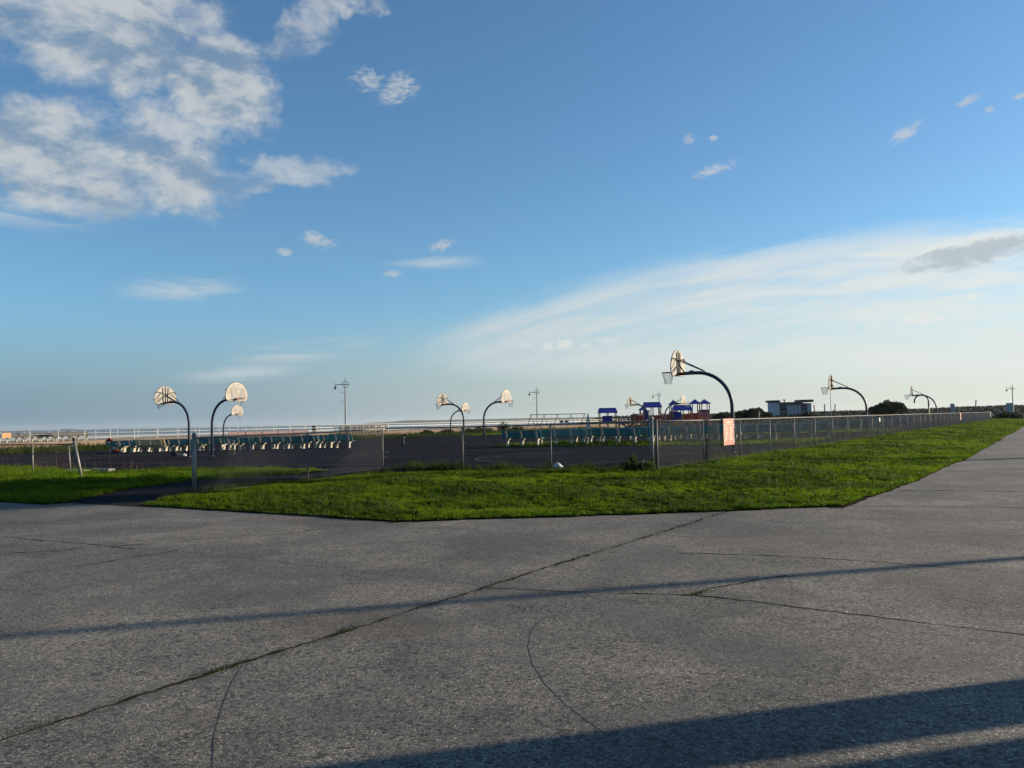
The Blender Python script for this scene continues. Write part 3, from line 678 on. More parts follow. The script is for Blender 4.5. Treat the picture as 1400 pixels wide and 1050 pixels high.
# ------------------------------------------------------------------ chain link fences
FH = 1.24
def link_panel(L, H=1.16, step=.070, r=.0015):
    """one bay of chain link: two families of crossing wires"""
    mb = MB()
    for fam in (0, 1):
        y = .0025*(1 if fam else -1); c = -H
        while c < L:
            x0, z0, x1, z1 = c, 0., c+H, H
            if x0 < 0: z0 = -x0; x0 = 0.
            if x1 > L: z1 = H-(x1-L); x1 = L
            if x1-x0 > .01:
                a, b = ((x0, y, z0), (x1, y, z1)) if fam == 0 else ((L-x0, y, z0), (L-x1, y, z1))
                mb.tube([a, b], r, 3, False)
            c += step
    return mb
def run_fence(pts, label, post_r=.023, rail='galv', end_r=(.043, .043), panels=True, lean=None, coarse=False, skip0=False, pm='galv', wr=.0018):
    root = thing('chain_link_fence', (*pts[0][:2], 0), 0, label, 'fence')
    o0 = Vector((pts[0][0], pts[0][1], 0)); cache = {}
    for i, p in enumerate(pts):
        if skip0 and i == 0: continue
        q = Vector(p); e = i in (0, len(pts)-1); r = (end_r[0] if i == 0 else end_r[1]) if e else post_r
        mb = MB().tube([q - o0 + Vector((0, 0, -.12)), q - o0 + Vector((0, 0, FH + (.05 if e else -.03)))], r, 10 if e else 7)
        po = mb.build('post', M['galv' if r > .04 else pm], root, True)
        if e and r > .04: MB().lathe([(r*1.12, 0), (r*1.12, .03), (r*.8, .06), (.006, .075)], 10, q - o0 + Vector((0, 0, FH+.05))).build('cap', M['galv'], po, True)
    tops = [Vector(p) - o0 + Vector((0, 0, FH - (0 if i in (0, len(pts)-1) else .012))) for i, p in enumerate(pts)]
    MB().tube(tops, .021, 7).build('top_rail', M[rail], root, True)
    MB().tube([t - Vector((0, 0, FH-.09)) for t in tops], .003, 3).build('tension_wire', M['wire'], root)
    for a, b in zip(pts, pts[1:]):
        a = Vector(a); b = Vector(b); d = b - a; L = math.hypot(d.x, d.y); key = round(L, 1)
        if key not in cache: cache[key] = link_panel(key, step=.070, r=wr).mesh('chain_link_mesh', M['wire'])
        m = link('chain_link_mesh', cache[key], root, a - o0 + Vector((0, 0, .06)), math.atan2(d.y, d.x)); m.scale = (L/key, 1, 1); m.rotation_euler.y = -math.atan2(d.z, L)
        tag(m, kind='stuff')
    return root
def fpt(u, v, z=None): return (*xy(u, v), zg(v) if z is None else z)
pe = at(265.5, 676, .03); e0 = uv(pe.x, pe.y)
P2_, P3_ = (18.75, -16.85), (19.24, -8.3)
run_fence([fpt(*e0, .02), fpt(15.3, -16.35, .05), fpt(*P2_, .09)], 'short chain link fence run with bright top rail beside the path', end_r=(.045, .026), wr=.0017, pm='galvdark')
run_fence([fpt(18.78, -16.7), fpt(18.93, -14.0), fpt(19.08, -11.2), fpt(19.22, -8.36)], 'middle chain link fence run along the near court, shade coloured into its rail', rail='galvdark', end_r=(.028, .05), skip0=True, pm='galvdark')
run_fence([fpt(19.30 + 3.3*i, -8.27) for i in range(43)], 'long chain link fence receding right along the lawn to the dunes', end_r=(.03, .03), pm='galvdark', rail='galvdark', wr=.0020)
# broken run at the far left: rusty sagging rail and leaning posts
def broken_fence():
    b45 = at(45, 648, -.02); b95 = at(97, 645, -.02); b115 = at(113, 655, .02); bm = at(-70, 652, -.02); bm2 = at(-190, 656, -.02)
    root = thing('sagging_fence', b115, 0, 'broken sagging fence with rusty rail and leaning posts at left edge', 'fence')
    o = b115
    tp = []
    for k, (b, top, r) in enumerate(((bm2, Vector((0, 0, 1.1)), .026), (bm, Vector((0, 0, 1.05)), .026), (b45, Vector((-.02, 0, 1.03)), .026), (b95, Vector((-.15, .1, .98)), .026), (b115, Vector((-.29, .05, 1.18)), .042))):
        po = MB().tube([b-o-Vector((0, 0, .1)), b-o+top], r, 9).build('post', M['galv'], root, True)
        if k == 4: MB().lathe([(.02, -.05), (.055, -.02), (.06, .02), (.035, .06), (.005, .07)], 10, b-o+top).build('cap', M['darkrail'], po, True)
        tp.append(b-o+top)
    tp[4] = tp[4] - Vector((0, 0, .12))
    MB().tube(resample(tp, 14), .027, 7).build('top_rail', M['darkrail'], root, True)
    for a, b in zip((bm2, bm, b45), (bm, b45, b95)):
        d = b - a; L = math.hypot(d.x, d.y)
        m = link('chain_link_mesh', link_panel(L, .98).mesh('chain_link_mesh', M['darkrail']), root, a-o+Vector((0, 0, .03)), math.atan2(d.y, d.x)); tag(m, kind='stuff')
    # concrete kerb stones showing behind it
    for k, (x0, x1, y_) in enumerate(((0, 68, 645.5), (86, 116, 645), (122, 150, 643.5))):
        a = at(x0, y_, .02); b = at(x1, y_, .02); d = b - a
        s = MB().box(((a+b)/2) + Vector((0, .15, -.02)), (d.length, .3, .16), Matrix.Rotation(math.atan2(d.y, d.x), 3, 'Z')).build('kerb_stone', M['pierc'])
        tag(s, ('long pale kerb stone behind the leaning posts at left edge', 'short pale kerb stone right of the leaning post base', 'pale kerb stone end lying in the verge grass')[k], 'kerb', 'kerb stones along the court edge')
broken_fence()

# signs hung on the long fence
def fence_sign(u, label, full=True):
    x_, y_ = xy(u, -8.22); r = thing('fence_sign', (x_, y_, zg(-8.2)), YAW_U, label, 'sign', 'red signs on the long fence')
    W, H, z0 = .98, .80, .46
    MB().box((0, -.02, z0 + H/2), (W, .012, H)).build('board', M['signred'], r)
    d = MB()
    d.box((0, -.0285, z0+H-.045), (W-.10, .003, .012)); d.box((0, -.0285, z0+H-.19), (W-.10, .003, .012))
    d.box((0, -.0285, z0+H-.115), (W*.55, .003, .05))
    d.build('print_band', M['signpale'], r)
    d = MB()
    for k in range(9):
        for s in (-1, 1):
            w_ = (.30, .34, .26, .33, .29, .35, .22, .31, .18)[(k + (3 if s > 0 else 0)) % 9]
            d.box((s*.23 + (w_-.34)/2, -.0285, z0 + H - .27 - k*.047), (w_, .003, .022))
    d.build('print_lines', M['signpale'], r)
    for sx in (-1, 1):
        for zz in (.13, .57): MB().box((sx*(W/2-.045), -.031, z0+zz), (.055, .01, .13)).build('white_plate', M['white'], r)
    return r
fence_sign(24.6, 'salmon red sign with pale print on the fence near the large hoop')
fence_sign(101, 'red sign seen edge on, second along the receding fence')
fence_sign(153, 'red sign seen edge on at the far end of fence')
tag(MB().box((*xy(51, -8.21), zg(-8.2)+.98), (.32, .01, .22), Matrix.Rotation(YAW_U, 3, 'Z')).build('fence_tag', M['white']), 'small white tag tied to the fence below the second right hoop', 'tag')

# ------------------------------------------------------------------ basketball hoops
def hoop(base, facing, label, group='basketball hoops on the courts', n=12, faded=0):
    """facing: +1 looks along +v, -1 along -v"""
    rz = math.atan2(Vv[1]*facing, Vv[0]*facing)
    r = thing('basketball_hoop', base, rz + random.uniform(-.03, .03), label, 'basketball hoop', group)
    pts = [(0, 0, -.1), (0, 0, 1.0), (0, 0, 1.72)] + [(1.32*(1-math.cos(a)), 0, 1.72 + 1.27*math.sin(a)) for a in np.linspace(.12, math.pi/2, 13)] + [(1.7, 0, 2.985), (2.02, 0, 2.97)]
    MB().tube(pts, [.068]*3 + [.066]*13 + [.064, .06], n).build('pole', M['pole'], r, True)
    MB().lathe([(.13, 0), (.13, .02), (.08, .03), (.075, .06)], n).build('base_plate', M['strut'], r)
    # fan shaped board
    prof = [(-.57, 2.90), (.57, 2.90), (.655, 3.02)]
    prof += [(.685*math.cos(a), 3.14 + .74*math.sin(a)) for a in np.linspace(0, math.pi, 19)] + [(-.655, 3.02)]
    bd = MB().prism(prof, 2.03, 2.07, 'x').build('backboard', M['board'], r)
    edge = prof + [prof[0]]
    MB().tube([(2.05, a, b) for a, b in edge], .019, 5, False).build('board_rim_pipe', M['strut'], bd)
    e = MB(); inner = [(a*.90, 3.22 + (b-3.22)*.90) for a, b in prof]
    n_ = len(prof); e.add([(2.074, a*.97, 3.22+(b-3.22)*.97) for a, b in prof] + [(2.074, a, b) for a, b in inner], [(i, (i+1) % n_, (i+1) % n_ + n_, i + n_) for i in range(n_)])
    e.build('painted_border', M['signpale'], bd)
    sq = MB()
    for c, d in (((2.076, 0, 3.53), (.004, .61, .05)), ((2.076, -.28, 3.31), (.004, .05, .39)), ((2.076, .28, 3.31), (.004, .05, .39)), ((2.076, 0, 3.09), (.004, .61, .05))): sq.box(c, d)
    sq.build('painted_square', M['greycl'], bd)
    rb = MB()
    for a, b in (((2.012, 0, 2.93), (2.012, 0, 3.86)), ((2.012, -.13, 2.95), (2.012, -.17, 3.78)), ((2.012, .13, 2.95), (2.012, .17, 3.78)),
                 ((2.012, 0, 3.37), (2.012, -.60, 3.05)), ((2.012, 0, 3.37), (2.012, .60, 3.05))): rb.tube([a, b], .016, 5)
    rb.tube([(2.008, .66*math.cos(t), 3.40 + .16*math.sin(2*abs(t-math.pi/2)))for t in np.linspace(.15, math.pi-.15, 15)], .014, 5)
    rb.build('back_ribs', M['strut'], bd)
    for s in (-1, 1): MB().tube([(1.98, s*.24, 3.50), (1.02, s*.075, 3.04)], .02, 6).build('strut', M['strut'], r)
    MB().box((1.5, 0, 3.06), (.16, .11, .05)).build('clamp', M['strut'], r)
    rm = MB().tube([(2.45 + .228*math.cos(a), .228*math.sin(a), 3.05) for a in np.linspace(0, 2*math.pi, 25)], .014, 6, False)
    rm.box((2.145, 0, 3.02), (.15, .16, .08)); rm.tube([(2.1, -.1, 2.95), (2.3, -.15, 3.045)], .01, 5); rm.tube([(2.1, .1, 2.95), (2.3, .15, 3.045)], .01, 5)
    rim = rm.build('rim', M['rim'], r)
    nt = MB(); K = 12
    for k in range(K):
        for s in (1, -1):
            q = []
            for i, (rr, zz) in enumerate(((.228, 0), (.19, -.13), (.155, -.26), (.14, -.38), (.145, -.44))):
                a = (k + s*.5*i)*2*math.pi/K; q.append((2.45 + rr*math.cos(a), rr*math.sin(a), 3.05 + zz))
            nt.tube(q, .0052, 3, False)
    nt.build('net', M['net'], rim)
    return r
def cb(u, v): return (*xy(u, v), zc(v))
hoop(cb(29.66, -9.73), -1, 'largest basketball hoop with dark arched pole beside the salmon sign', n=20)
hoop(cb(55.4, -9.66), -1, 'second right basketball hoop, arched pole behind the fence before the bush')
pf = along(1281, 77.5); hoop(cb(*uv(pf.x, pf.y)), -1, 'far right basketball hoop standing just beyond the hooked yellow pole')
hoop((*at(258.5, 625, zc(-39))[:2], zc(-39)), -1, 'left hoop of the near left pair, board seen from behind')
hoop((*at(290, 624, zc(-37))[:2], zc(-37)), 1, 'right hoop of the near left pair, white board facing the court')
p6 = along(305.5, 80); hoop(cb(*uv(p6.x, p6.y)), 1, 'small hoop seen beneath the white board of the near left pair')
hoop((*at(634.5, 605, zc(-38))[:2], zc(-38)), -1, 'centre hoop left of its twin, board seen from behind')
hoop((*at(662, 605, zc(-36))[:2], zc(-36)), 1, 'centre hoop right of its twin, board facing right')
p9 = along(616, 92); hoop(cb(*uv(p9.x, p9.y)), 1, 'small far hoop seen just behind the centre hoop pole')
pA = along(887, 86); hoop(cb(*uv(pA.x, pA.y)), -1, 'far hoop at the left end of the playground, facing left')
pB = along(909, 86); hoop(cb(*uv(pB.x, pB.y)), 1, 'far hoop between the blue playground roofs, facing right')
# bare hooked pole, its board gone
ph_ = along(1270.5, 80); uh = uv(ph_.x, ph_.y)
r = thing('hooked_pole', cb(*uh), math.atan2(-Vv[1], -Vv[0]), 'bare hooked pole, yellow below, with no board, by far right hoop', 'pole')
MB().tube([(0, 0, -.1), (0, 0, 2.0)], .075, 8).build('lower_pole', M['yellow'], r, True)
MB().tube([(0, 0, 2.0), (0, 0, 2.45)] + [(.62 - .62*math.cos(a), 0, 2.45 + .62*math.sin(a)) for a in np.linspace(.2, math.pi*.95, 12)] + [(1.24, 0, 2.3)], .07, 8).build('hook', M['strut'], r, True)
# thin lamp-less pole seen under the second right hoop
p1 = along(1136.5, 120); u1_ = uv(p1.x, p1.y)
r = thing('flag_pole', (p1.x, p1.y, zc(u1_[1])), 0, 'thin pale upright pole seen under the second right hoop arm', 'pole')
MB().tube([(0, 0, -.1), (0, 0, 5.2)], [.06, .04], 7).build('shaft', M['lampgrey'], r, True); MB().lathe([(.07, 5.2), (.08, 5.26), (.02, 5.32)], 8).build('finial', M['lampgrey'], r)

# ------------------------------------------------------------------ benches
LEG = [(-.335, .87), (-.25, .89), (-.075, .475), (.40, .475), (.40, .405), (.16, .34), (.10, .10), (.14, 0), (-.15, 0), (-.11, .12), (-.085, .34), (-.19, .46)]
BL = 2.35
def bench_proto(name, slatmat, label):
    r = thing(name, (0, 0, 0), 0, label, 'bench')
    leg = MB().prism(LEG, -.05, .05, 'x').mesh('leg', M['concrete'])
    for x_ in (-BL/2+.28, 0, BL/2-.28): link('leg', leg, r, (x_, 0, 0))
    sl = MB().box((0, 0, 0), (BL, .04, .088)).mesh('slat', slatmat)
    for k in range(4):
        t = k/3; o = link('slat', sl, r, (0, -.098 - .150*t, .545 + .305*t)); o.rotation_euler = (R(22.5), 0, 0)
    st = MB().box((0, 0, 0), (BL, .095, .04)).mesh('slat', slatmat)
    for k in range(4): link('slat', st, r, (0, -.02 + .118*k, .497))
    return r
protos = {k: bench_proto('park_bench', M[k], 'x') for k in ('teal', 'teal2', 'ylslat', 'greyslat')}
used = set()
ORD = ['first', 'second', 'third', 'fourth', 'fifth', 'sixth', 'seventh', 'eighth', 'ninth', 'tenth', 'eleventh', 'twelfth']
def bench(kind, x_, y_, z_, rz, label, group):
    if kind in used: o = copy_tree(protos[kind])
    else: o = protos[kind]; used.add(kind)
    o.location = (x_, y_, z_); o.rotation_euler = (random.uniform(-.03, .03), random.uniform(-.02, .02), rz); tag(o, label, 'bench', group); return o
def bench_row(a, b, n, kinds, where, group, jit=.12, rzoff=0.):
    a = Vector(a); b = Vector(b); d = (b-a).normalized(); L = (b-a).length; rz = math.atan2(d.y, d.x) + rzoff
    nm = {'teal': 'teal slatted', 'teal2': 'faded teal slatted', 'ylslat': 'yellowed slatted', 'greyslat': 'grey weathered'}
    for i in range(n):
        q = a + d*(L*(i+.5)/n) + Vector((random.uniform(-jit, jit), random.uniform(-jit, jit)*3)); k = kinds[i % len(kinds)]
        u_, v_ = uv(q.x, q.y)
        bench(k, q.x, q.y, zc(v_) + .012, rz + random.gauss(0, .06), '%s bench, %s from the left in %s' % (nm[k], ORD[i], where), group)
# middle benches, backs to the camera, five untidy rows
bench_row((-.75, 47.6), (14.9, 42.6), 6, ['teal', 'teal2', 'teal', 'teal', 'teal2', 'teal'], 'the front middle row', 'benches stored between the middle courts')
bench_row((1.2, 48.7), (16.4, 43.9), 6, ['teal', 'teal', 'teal2'], 'the second middle row', 'benches stored between the middle courts')
bench_row((3.4, 49.6), (17.6, 45.3), 6, ['teal2', 'teal', 'teal'], 'the third middle row', 'benches stored between the middle courts')
bench_row((5.0, 50.9), (18.4, 46.9), 5, ['teal', 'teal2'], 'the fourth middle row', 'benches stored between the middle courts')
# left benches by the paired hoops, turned a little towards the sun
bench_row((-30.0, 61.2), (-11.0, 56.6), 8, ['teal2', 'ylslat', 'teal2', 'teal', 'teal2', 'teal2', 'teal', 'teal2'], 'the front left row', 'benches stored behind the left courts', .1)
bench_row((-30.6, 63.0), (-12.6, 58.6), 8, ['teal2', 'teal', 'ylslat', 'teal'], 'the back left row', 'benches stored behind the left courts', .1)
# right benches seen dimly through the long fence
bench_row((23.5, 68.5), (31.5, 66.5), 3, ['teal2', 'teal'], 'the far right row behind the fence', 'benches behind the long fence', .1)
bench_row((29.0, 78.0), (37.0, 76.0), 3, ['teal', 'teal2'], 'the farthest right row behind the fence', 'benches behind the long fence', .1)

# ------------------------------------------------------------------ small things on the courts
def heap_mesh(w, d, h, seed, n=16, m=8):
    mb = MB(); vs = []; rr = random.Random(seed)
    off = [[rr.uniform(.8, 1.15) for _ in range(n)] for _ in range(m+1)]
    for j in range(m+1):
        a = math.pi/2*j/m
        for k in range(n):
            t = 2*math.pi*k/n; s = off[j][k]*(1 - .02*j)
            vs.append((w/2*math.cos(t)*math.cos(a)*s, d/2*math.sin(t)*math.cos(a)*s, h*math.sin(a)*(.8+.2*s)*(1+.25*math.cos(t+seed))))
    mb.add(vs, [(j*n+k, j*n+(k+1) % n, (j+1)*n+(k+1) % n, (j+1)*n+k) for j in range(m) for k in range(n)]); return mb
q = at(241, 623.5, zc(-39)); r = thing('clothes_heap', q, .2, 'small black and grey heap of bag and clothes lying on court', 'bag')
heap_mesh(.62, .42, .24, 3).build('bag', M['black'], r, True)
o = heap_mesh(.36, .30, .13, 5).build('jacket', M['greycl'], r, True); o.location = (.40, -.06, 0)
MB().tube([(-.18, 0, .2), (-.08, .02, .33), (.05, 0, .31), (.12, 0, .2)], .012, 5).build('strap', M['black'], r)
q = at(317, 622.5, zc(-37)); r = thing('pipe_stand', q, .3, 'pair of short grey upright pipes on a base right of hoops', 'stand')
for s in (-1, 1): MB().tube([(s*.11, 0, 0), (s*.11, 0, .86)], .03, 8).build('upright', M['galv'], r, True)
MB().box((0, 0, .02), (.5, .34, .04)).build('base', M['strut'], r); MB().tube([(-.11, 0, .80), (.11, 0, .80)], .022, 7).build('crossbar', M['galv'], r)
q = at(551, 610.5, zc(-38)); r = thing('drinking_fountain', q, .1, 'dark leaning drinking fountain standing alone on the far court', 'fountain')
MB().tube([(0, 0, 0), (.0, 0, .3), (.02, 0, .55), (.06, 0, .72)], [.10, .085, .08, .09], 10).build('pedestal', M['strut'], r, True)
bs = MB().lathe([(.06, 0), (.16, .05), (.20, .12), (.19, .13), (.05, .09)], 14, (.16, 0, .70)).build('basin', M['strut'], r, True)
MB().tube([(.28, 0, .78), (.30, 0, .90), (.26, 0, .93)], .02, 6).build('spout', M['galv'], bs)
q = at(158, 617.5, zc(-58)); q = Vector((q.x*.95, q.y*.95, zc(-58))); r = thing('traffic_drum', q, 0, 'orange and white striped traffic drum before the left benches', 'traffic drum')
MB().lathe([(.30, 0), (.30, .08), (.24, .09)], 16).build('base', M['black'], r)
for k in range(4): MB().lathe([(.235-.018*k, .09+.18*k), (.217-.018*k, .27+.18*k)], 16).build('stripe', M['orange' if k % 2 == 0 else 'white'], r, True)
MB().tube([(-.09, 0, .81), (-.08, 0, .88), (.08, 0, .88), (.09, 0, .81)], .015, 6).build('handle', M['orange'], r)
q = at(153, 604, .62); q = Vector((q.x, q.y, 0)); q = Vector((-29.6, 60.9, zc(-57)+.88)); o = heap_mesh(.55, .2, .18, 8).build('red_jacket', M['redcl'], None, True); o.location = q
tag(o, 'red jacket thrown over the back of the leftmost bench', 'jacket')
# litter by the fence
for px, py, lab, sd_ in ((763, 640, 'crumpled white plastic bag caught under the middle fence', 2), (882, 637, 'white plastic sheet caught at the fence corner post', 4)):
    q = at(px, py, zg(-9)); o = heap_mesh(.30, .2, .14, sd_, 9, 4).build('plastic_bag', M['plastic']); o.location = q; tag(o, lab, 'litter', 'white plastic litter along the fence')
# leafy weed bush at the corner post
def leaf_cloud(n, centres, size, seed):
    g_ = np.random.default_rng(seed); V = []
    for (c, rad, k) in centres:
        m = int(n*k); d = g_.normal(size=(m, 3)); d /= np.linalg.norm(d, axis=1)[:, None]; rr = g_.random(m)**.45
        P = np.array(c) + d*rr[:, None]*np.array(rad); a = g_.normal(size=(m, 3)); a /= np.linalg.norm(a, axis=1)[:, None]
        b = np.cross(a, g_.normal(size=(m, 3))); b /= np.linalg.norm(b, axis=1)[:, None]; s = size*(.6+.8*g_.random(m))[:, None]
        V.append(np.stack([P - a*s, P + b*s*.45, P + a*s, P - b*s*.45], 1))
    V = np.concatenate(V).reshape(-1, 3); V[:, 2] = np.maximum(V[:, 2], .01); return V
def bush(name, loc, centres, n, size, mat, label, cat, stems, seed, group=None):
    r = thing(name, loc, 0, label, cat, group)
    link('foliage', mesh_np('foliage', leaf_cloud(n, centres, size, seed), 4, mat), r)
    s = MB(); rr = random.Random(seed)
    for c, rad, k in centres[:stems]:
        s.tube([(c[0]*.3, c[1]*.3, -.1), (c[0]*.7, c[1]*.7, c[2]*.5), c], [rad[0]*.07+.006, rad[0]*.05+.005, .004], 6)
    s.build('stems', M['wood'], r); return r
q = at(871, 647, zg(-9)); bush('weed_bush', q, [((0, 0, .14), (.34, .3, .16), .35), ((-.2, .05, .22), (.2, .2, .16), .25), ((.25, 0, .2), (.25, .2, .16), .25), ((-.05, .1, .36), (.1, .12, .12), .15)], 620, .045, M['weed'], 'leafy green weed bush left of the fence corner post', 'bush', 4, 21)

# ------------------------------------------------------------------ boardwalk, rails and lamps
DZ, BV0, BV1, BU0, BU1 = .34, -79., -91., 14., 185.
mb = quad_uv(BU0, BU1, BV0, BV1, lambda u, v: DZ, 2, 2); f_ = quad_uv(BU0, BU1, BV0, BV0 - .0001, lambda u, v: DZ, 2, 2)
a0, a1 = xy(BU0, BV0), xy(BU1, BV0); b0, b1 = xy(BU0, BV1), xy(BU1, BV1)
bw = mb.build('boardwalk', M['deckw']); tag(bw, kind='structure')
wl = MB(); seg = 5.7; nn = int((BU1-BU0)/seg)
wm = MB().box((0, 0, 0), (seg-.03, .25, 1.0)).mesh('fascia_panel', M['deck'])
for i in range(nn):
    o = link('fascia_panel', wm, bw, (*xy(BU0 + seg*(i+.5), BV0 + .11), DZ - .46), YAW_U)
def railing(v, label, dv):
    o0 = Vector((*xy(BU0, v), DZ)); r = thing('pipe_railing', o0, YAW_U, label, 'railing', 'pipe railings of the boardwalk')
    pm = MB().tube([(0, 0, 0), (0, 0, 1.10)], .045, 7).mesh('post', M['railpale']); n = int((BU1-BU0)/2.6)
    for i in range(n+1): link('post', pm, r, (i*2.6, 0, 0))
    L = n*2.6
    for z in (.36, .73, 1.09): MB().tube([(0, 0, z), (L, 0, z)], .045, 7, True).build('rail', M['railpale'], r, True)
railing(-79.25, 'near pipe railing of the boardwalk, on the court side', 0)
railing(-90.7, 'far pipe railing of the boardwalk, on the sea side', 0)
def lamp_post(loc, label, group='lamp posts with hanging lamps', h=7.7, rz=None, k=1.):
    r = thing('lamp_post', loc, math.atan2(Vv[1], Vv[0]) if rz is None else rz, label, 'lamp post', group)
    MB().tube([(0, 0, -.1), (0, 0, .5), (0, 0, .55), (0, 0, h*.86)], [.2*k, .2*k, .14*k, .085*k], 12).build('pole', M['lampgrey'], r, True)
    MB().tube([(0, 0, h*.86), (0, 0, h)], [.05, .03], 8).build('finial', M['lampdark'], r); z = h*.86
    MB().tube([(-1.45, 0, z), (.62, 0, z)], .045, 8).build('cross_arm', M['lampdark'], r)
    MB().tube([(.44*math.cos(a), 0, z + .44*math.sin(a)) for a in np.linspace(0, 2*math.pi, 25)], .035, 6, False).build('ring', M['lampdark'], r)
    ln = MB().lathe([(.05, .12), (.09, .06), (.21, -.12), (.23, -.18)], 12, (-1.42, 0, z - .30)).build('lamp_hood', M['lampdark'], r, True)
    MB().tube([(-1.42, 0, z+.3), (-1.42, 0, z-.2)], .025, 6).build('hanger', M['lampdark'], r)
    MB().lathe([(.20, -.18), (.17, -.30), (.06, -.38)], 12, (-1.42, 0, z - .30)).build('globe', M['glassw'], ln, True)
    for zz in (.56, .72): MB().tube([(-.75, 0, h*zz), (.05, 0, h*zz)], .022, 6).build('banner_arm', M['lampdark'], r)
for px, dd, lab in ((472.5, 114, 'tallest looking grey lamp post on the boardwalk beside wooden ramp'), (734.5, 161, 'grey lamp post on the boardwalk behind the swing set'), (902, 192, 'far lamp post rising behind the blue playground roofs')):
    q = along(px, dd, DZ if px < 800 else .2); lamp_post(q, lab, rz=-.15)
q = along(1386, 196, .25); lamp_post(q, 'lone lamp post at the right edge above the hedge', rz=0.1)
# pale benches on the boardwalk
for i in range(5):
    px = 22 + i*21; u_ = None
    d = Vector(((px-PW/2)/FPX, 1)); s = -86.5/(d.x*Vv[0] + d.y*Vv[1]); x_, y_ = d.x*s, d.y*s
    bench('greyslat', x_, y_, DZ + .006, YAW_U + math.pi + random.gauss(0, .05), 'pale bench on the boardwalk, %s from the left edge of the picture' % ORD[i], 'pale benches on the boardwalk')
# things on and by the boardwalk
def on_v(px, v): d = Vector(((px-PW/2)/FPX, 1)); s = v/(d.x*Vv[0] + d.y*Vv[1]); return Vector((d.x*s, d.y*s, 0))
q = on_v(8, -79.1); q.z = DZ; r = thing('rail_sign', q, YAW_U, 'small orange sign board fixed to the railing at left edge', 'sign')
MB().box((0, -.06, .74), (.8, .02, .45)).build('board', M['tanpost'], r); MB().box((0, -.06, .33), (.05, .03, .66)).build('leg', M['galv'], r)
q = on_v(93, -85.); q.z = DZ; r = thing('high_table', q, 0, 'dark flat topped high table standing on the boardwalk', 'table')
MB().lathe([(.74, 1.12), (.76, 1.15), (.74, 1.18)], 18).build('table_top', M['lampdark'], r); MB().tube([(0, 0, 0), (0, 0, 1.12)], .05, 8).build('post', M['lampdark'], r); MB().lathe([(.32, .004), (.30, .05)], 14).build('base', M['lampdark'], r)
q = on_v(428.5, -84.); q.z = DZ; r = thing('litter_bin', q, 0, 'dark litter bin on the boardwalk left of the lamp post', 'bin')
MB().lathe([(.24, 0), (.29, .85), (.30, .87)], 14).build('body', M['black'], r, True); MB().lathe([(.31, .87), (.28, .98), (.1, 1.04)], 14).build('lid', M['lampdark'], r, True)
# orange netting fence below the rail
q0 = on_v(312, -78.2); q1 = on_v(420, -78.2); d = q1 - q0; r = thing('netting_fence', (q0.x, q0.y, zc(-78)+.25), math.atan2(d.y, d.x), 'faded red netting fence along the foot of the boardwalk', 'fence')
L = d.length; n = int(L/2.2)
for i in range(n+1): MB().tube([(i*L/n, 0, 0), (i*L/n, 0, 1.15)], .03, 6).build('stake', M['wood'], r)
nm_ = MB()
for k in range(9): nm_.box((L/2, .035, .15+.11*k), (L, .012, .05))
for k in range(int(L/.16)): nm_.box((.08+.16*k, .048, .6), (.05, .008, .95))
tag(nm_.build('netting', M['netting'], r), kind='stuff')
# weathered ramp up to the deck
q = on_v(502, -77.2); q.z = zc(-77)+.1; r = thing('wooden_ramp', q, YAW_U, 'weathered wooden access ramp with posts right of lamp post', 'ramp')
for i in range(7):
    x_ = -3.6 + 1.2*i; MB().box((x_, 0, .75), (.12, .12, 1.75)).build('post', M['wood'], r); MB().box((x_, 1.5, .75), (.12, .12, 1.75)).build('post', M['wood'], r)
for z in (1.58, 1.2): 
    for y_ in (-.09, 1.59): MB().box((0, y_, z), (7.5, .05, .13)).build('rail', M['wood'], r)
pm = MB().box((0, 0, 0), (.17, 1.35, .05)).mesh('plank', M['wood'])
for i in range(40): link('plank', pm, r, (-3.55 + .182*i, .75, .30 + .012*i))
for i in range(16): MB().box((-3.4 + .45*i, -.085, .3), (.34, .03, .7)).build('side_board', M['wood'], r)
# dark bushes along the foot of the boardwalk
k = 0
for px, v_, w_, h_ in ((687, -77, 1.5, 1.9), (655, -77, 1.8, 1.3), (610, -76.5, 1.6, 1.0), (640, -77, 1.3, .9), (582, -76.5, 1.3, .9), (705, -77, 2.0, 1.2)):
    q = on_v(px, v_); q.z = zc(v_)
    bush('foot_bush', q, [((0, 0, h_*.5), (w_*.5, w_*.5, h_*.5), .5), ((w_*.4, 0, h_*.4), (w_*.4, w_*.4, h_*.4), .25), ((-w_*.4, .2, h_*.35), (w_*.4, w_*.4, h_*.35), .25)], 700, .13, M['bush'],
         'dark bush at the foot of the boardwalk, ' + ('tallest, left of the benches', 'directly left of the tallest one', 'left of the centre hoops', 'low, between the centre hoop poles', 'low, farthest left', 'wide, behind the bench ends')[k], 'bush', 3, 40+k, 'bushes along the boardwalk foot'); k += 1

